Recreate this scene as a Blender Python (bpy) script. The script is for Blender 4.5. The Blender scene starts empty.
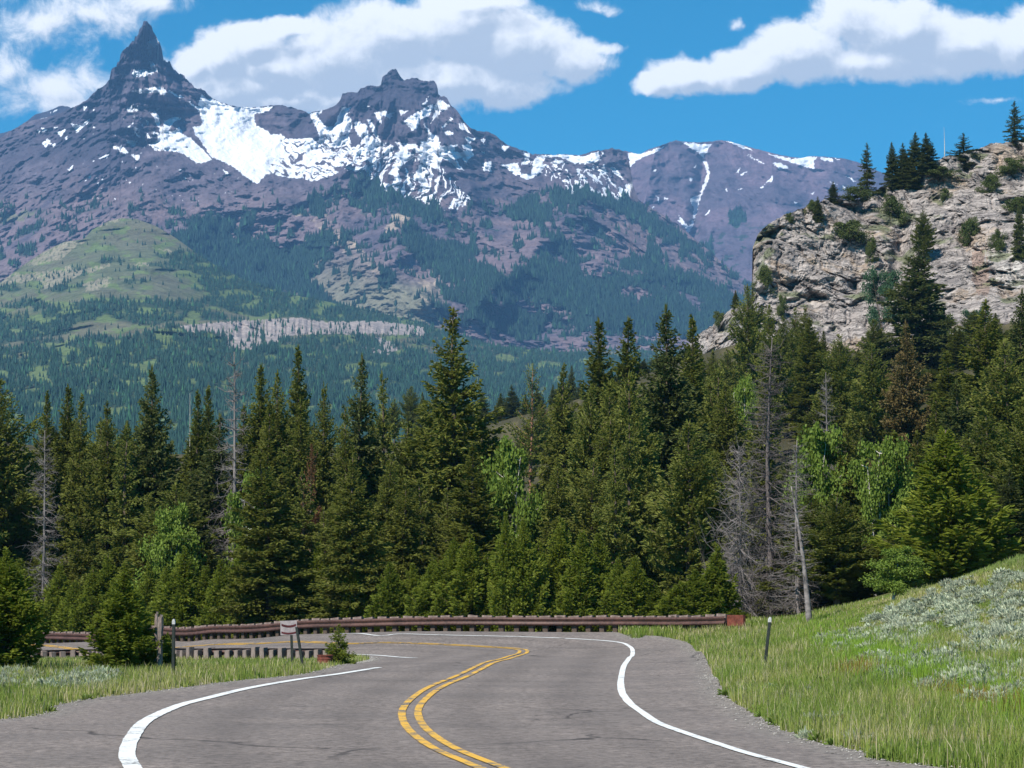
import bpy, math, random
import numpy as np
C = bpy.data.collections.new('place'); bpy.context.scene.collection.children.link(C)
R = math.radians
F = 2400.0; CZ = 1.9; PITCH = math.atan(209/F); cp, sp = math.cos(PITCH), math.sin(PITCH)
rng = np.random.default_rng(7); random.seed(7)

# ------------------------------------------------------------------ directions and noise
def ray(px, py):
    x = (np.asarray(px, float)-512)/F; y = (384-np.asarray(py, float))/F
    d = cp-y*sp
    return x/d, (sp+y*cp)/d
def at(px, py, Y):
    u, v = ray(px, py); Y = np.asarray(Y, float)
    return np.stack(np.broadcast_arrays(u*Y, Y, CZ+v*Y), -1)
def topix(X, Y, Z):
    z = Z-CZ; f = Y*cp+z*sp; up = -Y*sp+z*cp
    return 512+F*X/f, 384-F*up/f
_perm = np.random.default_rng(3).permutation(256); _perm = np.concatenate([_perm, _perm, _perm])
_g = np.random.default_rng(4).normal(size=(256, 3)); _g /= np.linalg.norm(_g, axis=1)[:, None]
def perlin(x, y, z=0.0):
    x, y, z = np.broadcast_arrays(np.asarray(x, float), np.asarray(y, float), np.asarray(z, float))
    xi = np.floor(x).astype(int); yi = np.floor(y).astype(int); zi = np.floor(z).astype(int)
    xf, yf, zf = x-xi, y-yi, z-zi
    fu = lambda t: t*t*t*(t*(t*6-15)+10)
    u, v, w = fu(xf), fu(yf), fu(zf)
    out = 0
    for a in (0, 1):
        for b in (0, 1):
            for c in (0, 1):
                h = _perm[(_perm[(_perm[(xi+a) & 255]+yi+b) & 255]+zi+c) & 255]
                g = _g[h]
                d = g[..., 0]*(xf-a)+g[..., 1]*(yf-b)+g[..., 2]*(zf-c)
                out = out+d*(u if a else 1-u)*(v if b else 1-v)*(w if c else 1-w)
    return out*1.6
def fbm(x, y, z=0.0, o=4, g=.5):
    s = 0; a = 1; f = 1
    for i in range(o):
        s = s+a*perlin(x*f+i*17.3, y*f-i*9.1, z*f+i*5.7); a *= g; f *= 2.03
    return s
def ridged(x, y, z=0.0, o=4, g=.5):
    s = 0; a = 1; f = 1; t = 0
    for i in range(o):
        s = s+a*(1-2*np.abs(perlin(x*f+i*17.3, y*f-i*9.1, z*f+i*5.7))); t += a; a *= g; f *= 2.05
    return s/t
def sstep(a, b, x):
    t = np.clip((x-a)/(b-a), 0, 1); return t*t*(3-2*t)
def inpoly(x, y, poly):
    poly = np.asarray(poly, float); res = np.zeros(x.shape, bool)
    bb = (x >= poly[:, 0].min()) & (x <= poly[:, 0].max()) & (y >= poly[:, 1].min()) & (y <= poly[:, 1].max())
    if not bb.any(): return res
    xs, ys = x[bb], y[bb]; r = np.zeros(xs.shape, bool); n = len(poly)
    for i in range(n):
        x1, y1 = poly[i]; x2, y2 = poly[(i+1) % n]
        if y1 == y2: continue
        c = ((y1 > ys) != (y2 > ys)) & (xs < (x2-x1)*(ys-y1)/(y2-y1)+x1)
        r ^= c
    res[bb] = r; return res
def curve(pts, n):
    """Catmull-Rom through pts, resampled evenly by length"""
    P = np.asarray(pts, float); Q = np.vstack([2*P[0]-P[1], P, 2*P[-1]-P[-2]]); out = []
    for i in range(1, len(Q)-2):
        t = np.linspace(0, 1, 24, endpoint=False)[:, None]
        a, b, c, d = Q[i-1], Q[i], Q[i+1], Q[i+2]
        out.append(.5*((2*b)+(-a+c)*t+(2*a-5*b+4*c-d)*t**2+(-a+3*b-3*c+d)*t**3))
    out = np.vstack(out+[P[-1:]]); L = np.concatenate([[0], np.cumsum(np.linalg.norm(np.diff(out[:, :2], axis=0), axis=1))])
    s = np.linspace(0, L[-1], n)
    return np.stack([np.interp(s, L, out[:, k]) for k in range(out.shape[1])], -1)

# ------------------------------------------------------------------ mesh building
class MB:
    """collects vertices and faces, links them as one mesh object"""
    def __init__(s): s.v = []; s.q = []; s.t = []; s.n = 0; s.c = []
    def add(s, V, Q=None, T=None, col=None):
        V = np.asarray(V, float).reshape(-1, 3); s.v.append(V)
        if Q is not None and len(Q): s.q.append(np.asarray(Q, int)+s.n)
        if T is not None and len(T): s.t.append(np.asarray(T, int)+s.n)
        if col is not None: s.c.append(np.broadcast_to(np.asarray(col, float), (len(V), 3)))
        s.n += len(V)
    def box(s, c, size, rz=0, tilt=0, jit=0):
        h = np.array(size)/2; V = np.array([[x, y, z] for z in (-1, 1) for y in (-1, 1) for x in (-1, 1)], float)*h
        if jit: V = V+rng.normal(0, jit, V.shape)
        if tilt: a = math.cos(tilt); b = math.sin(tilt); V = np.stack([V[:, 0]*a+V[:, 2]*b, V[:, 1], -V[:, 0]*b+V[:, 2]*a], -1)
        a = math.cos(rz); b = math.sin(rz); V = np.stack([V[:, 0]*a-V[:, 1]*b, V[:, 0]*b+V[:, 1]*a, V[:, 2]], -1)+np.array(c)
        s.add(V, [[0, 2, 3, 1], [4, 5, 7, 6], [0, 1, 5, 4], [2, 6, 7, 3], [0, 4, 6, 2], [1, 3, 7, 5]])
    def tube(s, P, r, k=6, col=None, cap=True):
        P = np.asarray(P, float); n = len(P); r = np.broadcast_to(np.asarray(r, float), (n,))
        T = np.gradient(P, axis=0); T /= np.linalg.norm(T, axis=1)[:, None]+1e-9
        ref = np.array([0, 0, 1.]) if abs(T[:, 2]).mean() < .8 else np.array([1., 0, 0])
        A = np.cross(T, ref); A /= np.linalg.norm(A, axis=1)[:, None]+1e-9; B = np.cross(T, A)
        th = np.arange(k)*2*math.pi/k
        V = P[:, None]+r[:, None, None]*(np.cos(th)[None, :, None]*A[:, None]+np.sin(th)[None, :, None]*B[:, None])
        i = np.arange(n-1)[:, None]*k; j = np.arange(k)[None]; j2 = (j+1) % k
        Q = np.stack([i+j, i+j2, i+k+j2, i+k+j], -1).reshape(-1, 4)
        Tt = None
        V = V.reshape(-1, 3)
        if cap:
            V = np.vstack([V, P[:1], P[-1:]]); b = n*k
            Tt = [[b, (q+1) % k, q] for q in range(k)]+[[b+1, (n-1)*k+q, (n-1)*k+(q+1) % k] for q in range(k)]
        s.add(V, Q, Tt, col)
    def grid(s, V, col=None):
        n, m = V.shape[:2]; i = np.arange(n-1)[:, None]*m; j = np.arange(m-1)[None]
        s.add(V.reshape(-1, 3), np.stack([i+j, i+j+1, i+m+j+1, i+m+j], -1).reshape(-1, 4), None, col)
    def build(s, name, mat, parent=None, smooth=False, floats=None):
        V = np.vstack(s.v); q = np.vstack(s.q) if s.q else np.zeros((0, 4), int); t = np.vstack(s.t) if s.t else np.zeros((0, 3), int)
        me = bpy.data.meshes.new(name); me.vertices.add(len(V)); me.vertices.foreach_set('co', V.astype('f').ravel())
        L = np.concatenate([q.ravel(), t.ravel()]).astype('i'); me.loops.add(len(L)); me.loops.foreach_set('vertex_index', L)
        st = np.concatenate([np.arange(len(q))*4, len(q)*4+np.arange(len(t))*3]).astype('i')
        me.polygons.add(len(st)); me.polygons.foreach_set('loop_start', st)
        me.polygons.foreach_set('use_smooth', np.full(len(st), smooth))
        if s.c:
            c = np.vstack(s.c); a = me.attributes.new('col', 'FLOAT_COLOR', 'POINT')
            a.data.foreach_set('color', np.hstack([c, np.ones((len(c), 1))]).astype('f').ravel())
        for k, w in (floats or {}).items():
            a = me.attributes.new(k, 'FLOAT', 'POINT'); a.data.foreach_set('value', np.asarray(w, 'f').ravel())
        me.update(calc_edges=True); me.validate()
        me.materials.append(mat)
        o = bpy.data.objects.new(name, me); C.objects.link(o); o.parent = parent
        return o
def tag(o, label=None, cat=None, group=None, kind=None):
    for k, w in (('label', label), ('category', cat), ('group', group), ('kind', kind)):
        if w: o[k] = w
    return o
def empty(name, loc, rz=0):
    o = bpy.data.objects.new(name, None); o.empty_display_size = .3; C.objects.link(o); o.location = [float(a) for a in loc]; o.rotation_euler = (0, 0, rz); return o
def copy_tree(o, parent=None):
    c = o.copy(); C.objects.link(c); c.parent = parent
    for ch in [x for x in kids.get(o.name, [])]:
        d = ch.copy(); C.objects.link(d); d.parent = c
    return c
kids = {}

# ------------------------------------------------------------------ materials
class NT:
    def __init__(s, t): s.t = t; s.n = t.nodes; s.l = t.links
    def node(s, ty, **kw):
        n = s.n.new(ty); ins = kw.pop('ins', {})
        for k, v in kw.items(): setattr(n, k, v)
        for k, v in ins.items(): s.set(n.inputs[k], v)
        return n
    def set(s, i, v):
        if isinstance(v, bpy.types.NodeSocket): s.l.new(v, i)
        else: i.default_value = v
    def m(s, op, a, b=0.0, c=None, clamp=False):
        n = s.n.new('ShaderNodeMath'); n.operation = op; n.use_clamp = clamp; s.set(n.inputs[0], a); s.set(n.inputs[1], b)
        if c is not None: s.set(n.inputs[2], c)
        return n.outputs[0]
    def vm(s, op, a, b):
        n = s.n.new('ShaderNodeVectorMath'); n.operation = op; s.set(n.inputs[0], a); s.set(n.inputs[1], b)
        return n.outputs['Value'] if op in ('DOT_PRODUCT', 'LENGTH') else n.outputs[0]
    def mix(s, f, a, b, mode='MIX'):
        n = s.n.new('ShaderNodeMix'); n.data_type = 'RGBA'; n.blend_type = mode
        s.set(n.inputs[0], f); s.set(n.inputs[6], a); s.set(n.inputs[7], b); return n.outputs[2]
    def noise(s, scale, detail=4, rough=.55, vec=None, dist=0):
        n = s.n.new('ShaderNodeTexNoise'); n.inputs['Scale'].default_value = scale; n.inputs['Detail'].default_value = detail
        n.inputs['Roughness'].default_value = rough; n.inputs['Distortion'].default_value = dist
        if vec is not None: s.l.new(vec, n.inputs['Vector'])
        return n.outputs[0]
    def ramp(s, f, a, b, lo=0.0, hi=1.0):
        n = s.n.new('ShaderNodeMapRange'); n.interpolation_type = 'SMOOTHSTEP'
        for k, v in zip(range(5), (f, a, b, lo, hi)): s.set(n.inputs[k], v)
        return n.outputs[0]
def rgb(*c): return (*c, 1)
def material(name, rough=.9, spec=.2):
    m = bpy.data.materials.new(name); m.use_nodes = True; t = NT(m.node_tree); b = m.node_tree.nodes['Principled BSDF']
    b.inputs['Roughness'].default_value = rough; b.inputs['Specular IOR Level'].default_value = spec
    return m, t, b
def bump(t, b, h, strength=.5, dist=.1):
    n = t.node('ShaderNodeBump', ins={'Height': h, 'Strength': strength, 'Distance': dist}); t.l.new(n.outputs[0], b.inputs['Normal'])
def pos(t): return t.node('ShaderNodeNewGeometry').outputs['Position']
def objc(t): return t.node('ShaderNodeTexCoord').outputs['Object']
def simple(name, c, var=.35, scale=8, rough=.85, spec=.2, stretch=None, bmp=.3):
    m, t, b = material(name, rough, spec); v = objc(t)
    if stretch: v = t.vm('MULTIPLY', v, stretch)
    n = t.noise(scale, 5, .6, v); n2 = t.noise(scale*.17, 3, .5, v)
    f = t.m('ADD', t.m('MULTIPLY', n, .6), t.m('MULTIPLY', n2, .4))
    lo = tuple(x*(1-var) for x in c)+(1,); hi = tuple(min(1, x*(1+var)) for x in c)+(1,)
    t.l.new(t.mix(t.ramp(f, .35, .65), lo, hi), b.inputs['Base Color'])
    if bmp: bump(t, b, n, bmp, .02)
    return m
def leafmat(name, c, c2, trans=.25):
    m, t, b = material(name, .6, .15)
    r = t.node('ShaderNodeObjectInfo').outputs['Random']; n = t.noise(1.3, 3, .6, objc(t)); n2 = t.noise(7., 2, .6, objc(t))
    f = t.m('ADD', t.m('MULTIPLY', t.ramp(n, .35, .65), .35), t.m('ADD', t.m('MULTIPLY', r, .3), t.m('MULTIPLY', t.ramp(n2, .35, .65), .4)), clamp=True)
    colr = t.mix(f, rgb(*c), rgb(*c2))
    t.l.new(colr, b.inputs['Base Color'])
    tr = t.node('ShaderNodeBsdfTranslucent', ins={'Color': colr}); mx = t.node('ShaderNodeMixShader', ins={0: trans})
    t.l.new(b.outputs[0], mx.inputs[1]); t.l.new(tr.outputs[0], mx.inputs[2])
    t.l.new(mx.outputs[0], t.n['Material Output'].inputs[0]); return m
def attrmat(name, rough=.8, trans=0):
    m, t, b = material(name, rough, .15); a = t.node('ShaderNodeAttribute', attribute_name='col').outputs['Color']
    t.l.new(a, b.inputs['Base Color'])
    if trans:
        tr = t.node('ShaderNodeBsdfTranslucent', ins={'Color': a}); mx = t.node('ShaderNodeMixShader', ins={0: trans})
        t.l.new(b.outputs[0], mx.inputs[1]); t.l.new(tr.outputs[0], mx.inputs[2]); t.l.new(mx.outputs[0], t.n['Material Output'].inputs[0])
    return m

# ------------------------------------------------------------------ near ground heights
def tps(pts):
    P = np.array(pts, float); n = len(P); S = 30.
    k = lambda r2: np.where(r2 > 0, .5*r2*np.log(r2+1e-12), 0)
    d2 = ((P[:, None, :2]-P[None, :, :2])**2).sum(-1)/S**2
    A = np.zeros((n+3, n+3)); A[:n, :n] = k(d2)+np.eye(n)*.004; A[:n, n] = 1; A[:n, n+1:] = P[:, :2]/S; A[n, :n] = 1; A[n+1:, :n] = P[:, :2].T/S
    w = np.linalg.solve(A, np.concatenate([P[:, 2], np.zeros(3)]))
    def f(X, Y):
        X, Y = np.broadcast_arrays(np.asarray(X, float), np.asarray(Y, float)); z = w[n]+w[n+1]*X/S+w[n+2]*Y/S
        for i in range(n): z = z+w[i]*k(((X-P[i, 0])**2+(Y-P[i, 1])**2)/S**2)
        return z
    return f
def cps(l): return [tuple(at(*p)) for p in l]
near = [(x, y, 0) for x, y in ((-30, -30), (30, -30), (0, -30), (-9, 5), (9, 5), (-16, 15), (12, 15), (-10, 30), (0, 30), (7, 30), (0, 45), (-5, 45), (6, 42), (0, 58), (-40, 20), (-30, 50))]
near += cps([(500, 634, 90), (560, 637, 88), (447, 645.5, 86.5), (360, 634, 92), (360, 643, 88), (360, 655, 82), (416, 657.3, 79), (632, 652, 80), (521, 650.8, 82), (470, 653.5, 80),
  (700, 655, 76), (500, 661.5, 68), (560, 661.5, 68), (440, 662, 68), (620, 661, 68), (400, 664, 64), (520, 667, 62), (600, 667, 62), (480, 657, 75.5), (580, 655, 77), (420, 659.6, 75), (380, 661, 74), (195, 647, 100), (60, 644, 112), (200, 638, 104), (200, 654, 94), (50, 652, 103), (-80, 650, 120), (-80, 646, 128),
  (725, 634, 86), (600, 632.5, 91), (450, 632, 94), (300, 634, 99), (150, 638, 108), (30, 640, 117), (-80, 644, 130)])
near += [(-7.3, 52, .02), (-5, 60, .0), (-9, 58, .03), (-12, 60, .0), (-4.9, 66, -.08), (-14, 45, .05), (-22, 70, -.1), (-10, 76, -.4), (-18, 85, -.5), (-13, 68, -.15), (-30, 100, -.6)]
near += cps([(740, 700, 43), (768, 675, 54), (1024, 556, 75), (940, 585, 75), (880, 608, 75), (830, 630, 78), (1024, 630, 52), (1024, 690, 39), (930, 705, 40), (900, 650, 56),
  (840, 668, 58), (760, 640, 76), (1024, 760, 28), (960, 725, 34), (860, 640, 66), (960, 620, 62)])
near += [(16, 95, 2.2), (27, 95, 2.6), (40, 60, 5), (36, 35, 2.5), (40, 90, 5), (10, 95, .6), (20, 115, 1.5), (40, 120, 4), (60, 40, 4), (60, 100, 7)]
near += [(x, 104, -.6) for x in (-15, -5, 3, 9)]+[(x, 112, -1.2) for x in (-30, -15, -5, 5)]+[(-34, 132, -1.0), (-20, 125, -1.5), (0, 125, -1.4), (-50, 125, -.8)]
fnear = tps(near)
far = [(x, y, z) for x, y, z in ((-35, 120, -1.2), (-15, 120, -1.5), (5, 120, -1.3), (20, 120, 1.2), (40, 120, 4), (60, 120, 8), (-60, 120, -1), (-100, 120, -1),
  (-30, 160, 3), (-38, 200, 10), (-50, 245, 17), (-100, 200, 11), (-20, 160, 1), (-10, 200, 4), (0, 160, .5), (0, 300, 11), (-60, 300, 20), (-80, 380, 22), (-120, 300, 20),
  (15, 150, 2.5), (20, 200, 10), (40, 180, 11), (45, 220, 18), (40, 160, 8), (55, 160, 12), (80, 200, 22), (120, 200, 30), (20, 270, 20), (60, 260, 28), (100, 300, 40))]
far += cps([(510, 432, 440), (600, 420, 430), (440, 440, 440), (740, 352, 350), (850, 355, 340), (950, 350, 320), (1024, 345, 300), (680, 372, 400), (620, 405, 400)])
far += [(0, 520, 20), (-60, 480, 10), (60, 500, 45), (-100, 520, -15), (0, 640, -25), (-150, 640, -40), (120, 600, 40), (-200, 300, 10), (250, 300, 60), (250, 120, 35), (-200, 120, -2)]
ffar = tps(far)
def gz(X, Y):
    X, Y = np.broadcast_arrays(np.asarray(X, float), np.asarray(Y, float))
    w = sstep(112, 130, Y)
    z = fnear(X, np.minimum(Y, 135))*(1-w)+ffar(X, np.maximum(Y, 108))*w
    return z
def drop(px, py):
    """where the line of sight through a pixel meets the ground"""
    px = np.atleast_1d(np.asarray(px, float)); py = np.atleast_1d(np.asarray(py, float)); u, v = ray(px, py)
    Y = np.concatenate([np.linspace(3, 30, 160), np.linspace(30.2, 135, 900)])[None]
    d = CZ+v[:, None]*Y-gz(u[:, None]*Y, Y)
    i = np.argmax(d < 0, axis=1); i = np.where(d.min(1) >= 0, Y.shape[1]-1, np.maximum(i, 1)); k = np.arange(len(px))
    a = d[k, i-1]; b = d[k, i]; Yh = Y[0, i-1]+(Y[0, i]-Y[0, i-1])*np.clip(a/(a-b+1e-9), 0, 1)
    return np.stack([u*Yh, Yh], -1)

# ------------------------------------------------------------------ road outlines (plan)
righte = [(13, 4), (11.5, 14), (8.5, 20), *map(tuple, drop([908, 868, 824, 781, 747, 724, 712, 705, 693, 680], [765.7, 755, 745, 730, 711, 693, 674, 657.6, 647.5, 640.8]))]
tope = list(map(tuple, drop([650, 620, 560, 500, 420, 345, 250, 150, 50, -50, -150], [635.5, 633.4, 632, 631.4, 631.2, 631.8, 634, 637, 640, 642, 643])))
lefte = [(-26, 4), (-20, 16), (-13, 27), *map(tuple, drop([0, 51, 102, 171, 239, 294, 325, 352], [720.6, 707.6, 698.4, 690, 681.3, 676.2, 670, 664]))]
tip = list(map(tuple, drop([366, 369], [661.5, 659.5])))
inner = list(map(tuple, drop([358, 330, 250, 150, 50, -50, -150], [657, 656.5, 655, 654, 654, 655, 656])))
RC = curve(righte+tope, 700); LC = curve(lefte+tip+inner, 700)
# match the two outlines: foreground part with foreground part, tip with the bend
def cut(c, p): return int(np.argmin(((c-np.array(p))**2).sum(1)))
r1, r2 = cut(RC, righte[-4]), cut(RC, tope[4]); l1, l2 = cut(LC, lefte[-1]), cut(LC, inner[0])
def part(c, a, b, n):
    s = np.linspace(a, b, n); i = np.arange(len(c)); return np.stack([np.interp(s, i, c[:, k]) for k in (0, 1)], -1)
Rr = np.vstack([part(RC, 0, r1, 120), part(RC, r1, r2, 80)[1:], part(RC, r2, len(RC)-1, 90)[1:]])
Lr = np.vstack([part(LC, 0, l1, 120), part(LC, l1, l2, 80)[1:], part(LC, l2, len(LC)-1, 90)[1:]])
ROADPOLY = np.vstack([Rr, Lr[::-1]])
def onroad(X, Y): return inpoly(np.asarray(X, float), np.asarray(Y, float), ROADPOLY)
# ragged asphalt edge
jr = fbm(np.arange(len(Rr))*.35, 3.1, 0, 3)*.10; nr = np.gradient(Rr, axis=0); nr = np.stack([nr[:, 1], -nr[:, 0]], -1)/(np.linalg.norm(nr, axis=1)[:, None]+1e-6)
jl = fbm(np.arange(len(Lr))*.35, 8.1, 0, 3)*.10; nl = np.gradient(Lr, axis=0); nl = np.stack([nl[:, 1], -nl[:, 0]], -1)/(np.linalg.norm(nl, axis=1)[:, None]+1e-6)
Rj = Rr+nr*jr[:, None]; Lj = Lr+nl*jl[:, None]
PJ = np.vstack([Rj, Lj[::-1]])
def edist(P, E):
    out = np.empty(len(P)); idx = np.empty(len(P), int)
    for k in range(0, len(P), 2000):
        d2 = ((P[k:k+2000, None]-E[None])**2).sum(-1); i = d2.argmin(1); idx[k:k+2000] = i; out[k:k+2000] = np.sqrt(d2[np.arange(len(i)), i])
    return out, idx
ED = np.vstack([np.stack([np.interp(np.linspace(0, len(E)-1, len(E)*8), np.arange(len(E)), E[:, k]) for k in (0, 1)], -1) for E in (Rj, Lj)])
yy = np.concatenate([np.arange(4, 22, .5), np.arange(22, 70, .16), np.arange(70, 100, .2), np.arange(100, 150, .5)]); xx_ = np.arange(-46, 15, .17)
GX, GY = np.meshgrid(xx_, yy); ins = inpoly(GX, GY, PJ)
keep = ins[:-1, :-1] | ins[1:, :-1] | ins[:-1, 1:] | ins[1:, 1:]
vk = np.zeros(ins.shape, bool)
for a_ in (0, 1):
    for b_ in (0, 1): vk[a_:vk.shape[0]-1+a_, b_:vk.shape[1]-1+b_] |= keep
Pg = np.stack([GX, GY], -1); out = vk & ~ins; o_, i_ = edist(Pg[out], ED); Pg[out] = ED[i_]
iv = np.full(ins.shape, -1); iv[vk] = np.arange(vk.sum()); PV = Pg[vk]
Qd = np.stack([iv[:-1, :-1], iv[:-1, 1:], iv[1:, 1:], iv[1:, :-1]], -1)[keep]
edge, _ = edist(PV, ED)
PZ = gz(PV[:, 0], PV[:, 1])+.02

m, t, b = material('asphalt', .88, .25); p = pos(t)
n1 = t.noise(7, 9, .88, p); n2 = t.noise(.35, 4, .6, p); n3 = t.noise(2.6, 6, .75, p)
vor = t.node('ShaderNodeTexVoronoi', ins={'Scale': 34.}); t.l.new(p, vor.inputs['Vector'])
base = t.mix(t.ramp(n1, .36, .64), rgb(.072, .060, .053), rgb(.29, .243, .217))
base = t.mix(t.ramp(vor.outputs['Distance'], .0, .25, .5, 0), base, rgb(.38, .345, .32))
base = t.mix(t.ramp(n2, .35, .68, 0, .45), base, rgb(.105, .092, .086))
base = t.mix(t.ramp(n3, .55, .75, 0, .35), base, rgb(.22, .20, .187))
gr = t.node('ShaderNodeAttribute', attribute_name='edge').outputs['Fac']
base0 = base; gm = t.ramp(t.m('ADD', gr, t.m('MULTIPLY', n3, .9)), .55, 1.15, .75, 0)
base = t.mix(gm, base, t.mix(t.ramp(n1, .4, .6), rgb(.10, .09, .08), rgb(.27, .24, .21)))
t.l.new(base, b.inputs['Base Color']); bump(t, b, t.m('ADD', n1, t.m('MULTIPLY', vor.outputs['Distance'], .5)), .7, .012)
tk = t.node('ShaderNodeAttribute', attribute_name='track').outputs['Fac']
base = t.mix(t.m('MULTIPLY', t.m('MULTIPLY', tk, .30), t.ramp(n3, .3, .6, .5, 1)), base, rgb(.062, .052, .048))
wv = t.vm('ADD', p, t.vm('MULTIPLY', t.node('ShaderNodeTexNoise', ins={'Scale': .7, 'Detail': 4., 'Vector': p}).outputs['Color'], (1.6, 1.6, 0)))
cv_ = t.node('ShaderNodeTexVoronoi', feature='DISTANCE_TO_EDGE', ins={'Scale': .16}); t.l.new(wv, cv_.inputs['Vector'])
base = t.mix(t.m('MULTIPLY', t.ramp(cv_.outputs['Distance'], .002, .010, 1, 0), t.ramp(t.noise(.12, 2, .5, p), .45, .6, .1, .8)), base, rgb(.035, .030, .028))
base = t.mix(t.ramp(t.noise(.9, 3, .6, t.vm('ADD', p, (31., 7., 0))), .66, .70, 0, .35), base, rgb(.06, .052, .048))
t.l.new(base, b.inputs['Base Color'])
M_asphalt = m
YC = [(560, 797), (480.4, 766.6), (439.4, 748.7), (417.9, 733.4), (408.9, 720.2), (409.3, 709.2), (419.8, 697.5), (443.3, 683.8), (472.6, 670.9), (501.9, 660), (519, 654.5), (521.5, 651.6), (517, 650.0), (501.9, 648.5), (447.2, 645.5), (388.6, 643.4), (320, 643.4), (195, 646.5), (60, 648), (-100, 651)]
cl_, _ = edist(PV, curve(drop([q[0] for q in YC], [q[1] for q in YC]), 900)); trk = sum(np.exp(-((cl_-q)/.38)**2) for q in (.95, 2.65))
mb = MB(); mb.add(np.column_stack([PV, PZ]), Qd); tag(mb.build('road', M_asphalt, None, True, {'edge': edge, 'track': trk}), 'grey asphalt mountain road bending left behind the grassy island', None, None, 'structure')
def roadz(X, Y): return gz(X, Y)+.02

def marking(name, pts, width, mat, off=0, label='', n=260, taper=False):
    c = curve(pts, n); tn = np.gradient(c, axis=0); tn /= np.linalg.norm(tn, axis=1)[:, None]+1e-9; nn = np.stack([tn[:, 1], -tn[:, 0]], -1)
    ww = width*(1+.10*fbm(np.arange(n)*.5, 1.7+off*9, 0, 2))
    V = []
    for k in (-.5, -.17, .17, .5):
        q = c+nn*(off+k*ww[:, None]); V.append(np.dstack([q[None], roadz(q[:, 0], q[:, 1])[None, :, None]+.012])[0])
    mb = MB(); mb.grid(np.stack(V, 1)); return tag(mb.build(name, mat, None, True), label, None, None, 'structure')
def paint(name, c, worn):
    m, t, b = material(name, .6, .3); p = pos(t); n = t.noise(9, 8, .85, p); n2 = t.noise(1.3, 4, .6, p)
    f = t.ramp(t.m('ADD', t.m('MULTIPLY', n, .55), t.m('MULTIPLY', n2, .45)), worn, worn+.06)
    t.l.new(t.mix(f, rgb(*c), rgb(.12, .115, .11)), b.inputs['Base Color']); bump(t, b, n, .4, .006); return m
M_white = paint('white_road_paint', (.66, .66, .64), .535); M_yellow = paint('yellow_road_paint', (.62, .35, .04), .50)
cx = lambda l: [(330+a/2.56, 560+c/2.56) for a, c in l]
wr = [(900, 797), (794, 768), (730, 750)]+cx([(860, 430), (800, 395), (760, 362), (745, 330), (748, 290), (765, 255), (775, 238), (765, 222), (735, 212), (650, 205), (480, 198), (200, 191), (40, 190)])+[(200, 638), (60, 641), (-100, 645)]
yl = [(560, 797)]+[(480.4, 766.6), (439.4, 748.7), (417.9, 733.4), (408.9, 720.2), (409.3, 709.2), (419.8, 697.5), (443.3, 683.8), (472.6, 670.9), (501.9, 660), (519, 654.5), (521.5, 651.6), (517, 650.0), (501.9, 648.5), (447.2, 645.5), (388.6, 643.4), (320, 643.4), (195, 646.5), (60, 648), (-100, 651)]
wl = [(150, 800), (131.6, 768), (127, 754.8), (133.3, 737.7), (147, 722), (177.7, 707.6), (212, 698.4), (256, 688), (300.8, 680.3), (340, 674.9), (378.8, 668.6)]
wl2 = [(330, 653.8), (353, 655), (385, 656.7), (416, 658.8)]
def dp(l): a = np.array(l); return drop(a[:, 0], a[:, 1])
marking('edge_line', dp(wr), .14, M_white, 0, 'white edge line along the outer right side of the road', 420)
marking('edge_line', dp(wl), .20, M_white, 0, 'white edge line curving through the left foreground', 260)
marking('edge_line', dp(wl2), .17, M_white, 0, 'short white edge line past the small spruce', 60)
marking('centre_line', dp([(q[0]+2, q[1]) for q in yl]), .12, M_yellow, .13, 'right line of the yellow double centre line', 420)
marking('centre_line', dp([(q[0]+2, q[1]) for q in yl]), .12, M_yellow, -.13, 'left line of the yellow double centre line', 420)

# ------------------------------------------------------------------ ground sheet
def axis(a, b, fine, growth, hi):
    v = [0.]; s = fine
    while v[-1] < hi: v.append(v[-1]+s); s *= growth
    return np.array(v)
xp = axis(0, 0, .35, 1.018, 14000); xs = np.concatenate([-xp[:0:-1], xp]); yp = axis(0, 0, .4, 1.014, 9000)+20; ym = axis(0, 0, .8, 1.05, 300)
ys = np.concatenate([20-ym[:0:-1], yp])
X, Y = np.meshgrid(xs, ys); Z = gz(np.clip(X, -260, 300), np.clip(Y, -30, 640))
d = sstep(60, 200, np.abs(X))*sstep(250, 500, np.abs(X)); fo = np.maximum(sstep(250, 700, np.abs(X)), sstep(560, 900, Y))
Z = Z*(1-fo)-60*fo
rd = onroad(X, Y)
Z = np.where(rd, Z-.04, Z-.015+(.02*fbm(X*.9, Y*.9, 0, 3)+.25*fbm(X*.08, Y*.08, 4, 3)*sstep(100, 150, Y))*(1-0*rd))
green = np.array([.105, .135, .035]); dry = np.array([.27, .22, .12]); lush = np.array([.10, .19, .022]); soil = np.array([.17, .13, .09]); rust = np.array([.20, .11, .03]); forestf = np.array([.065, .06, .035])
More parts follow.
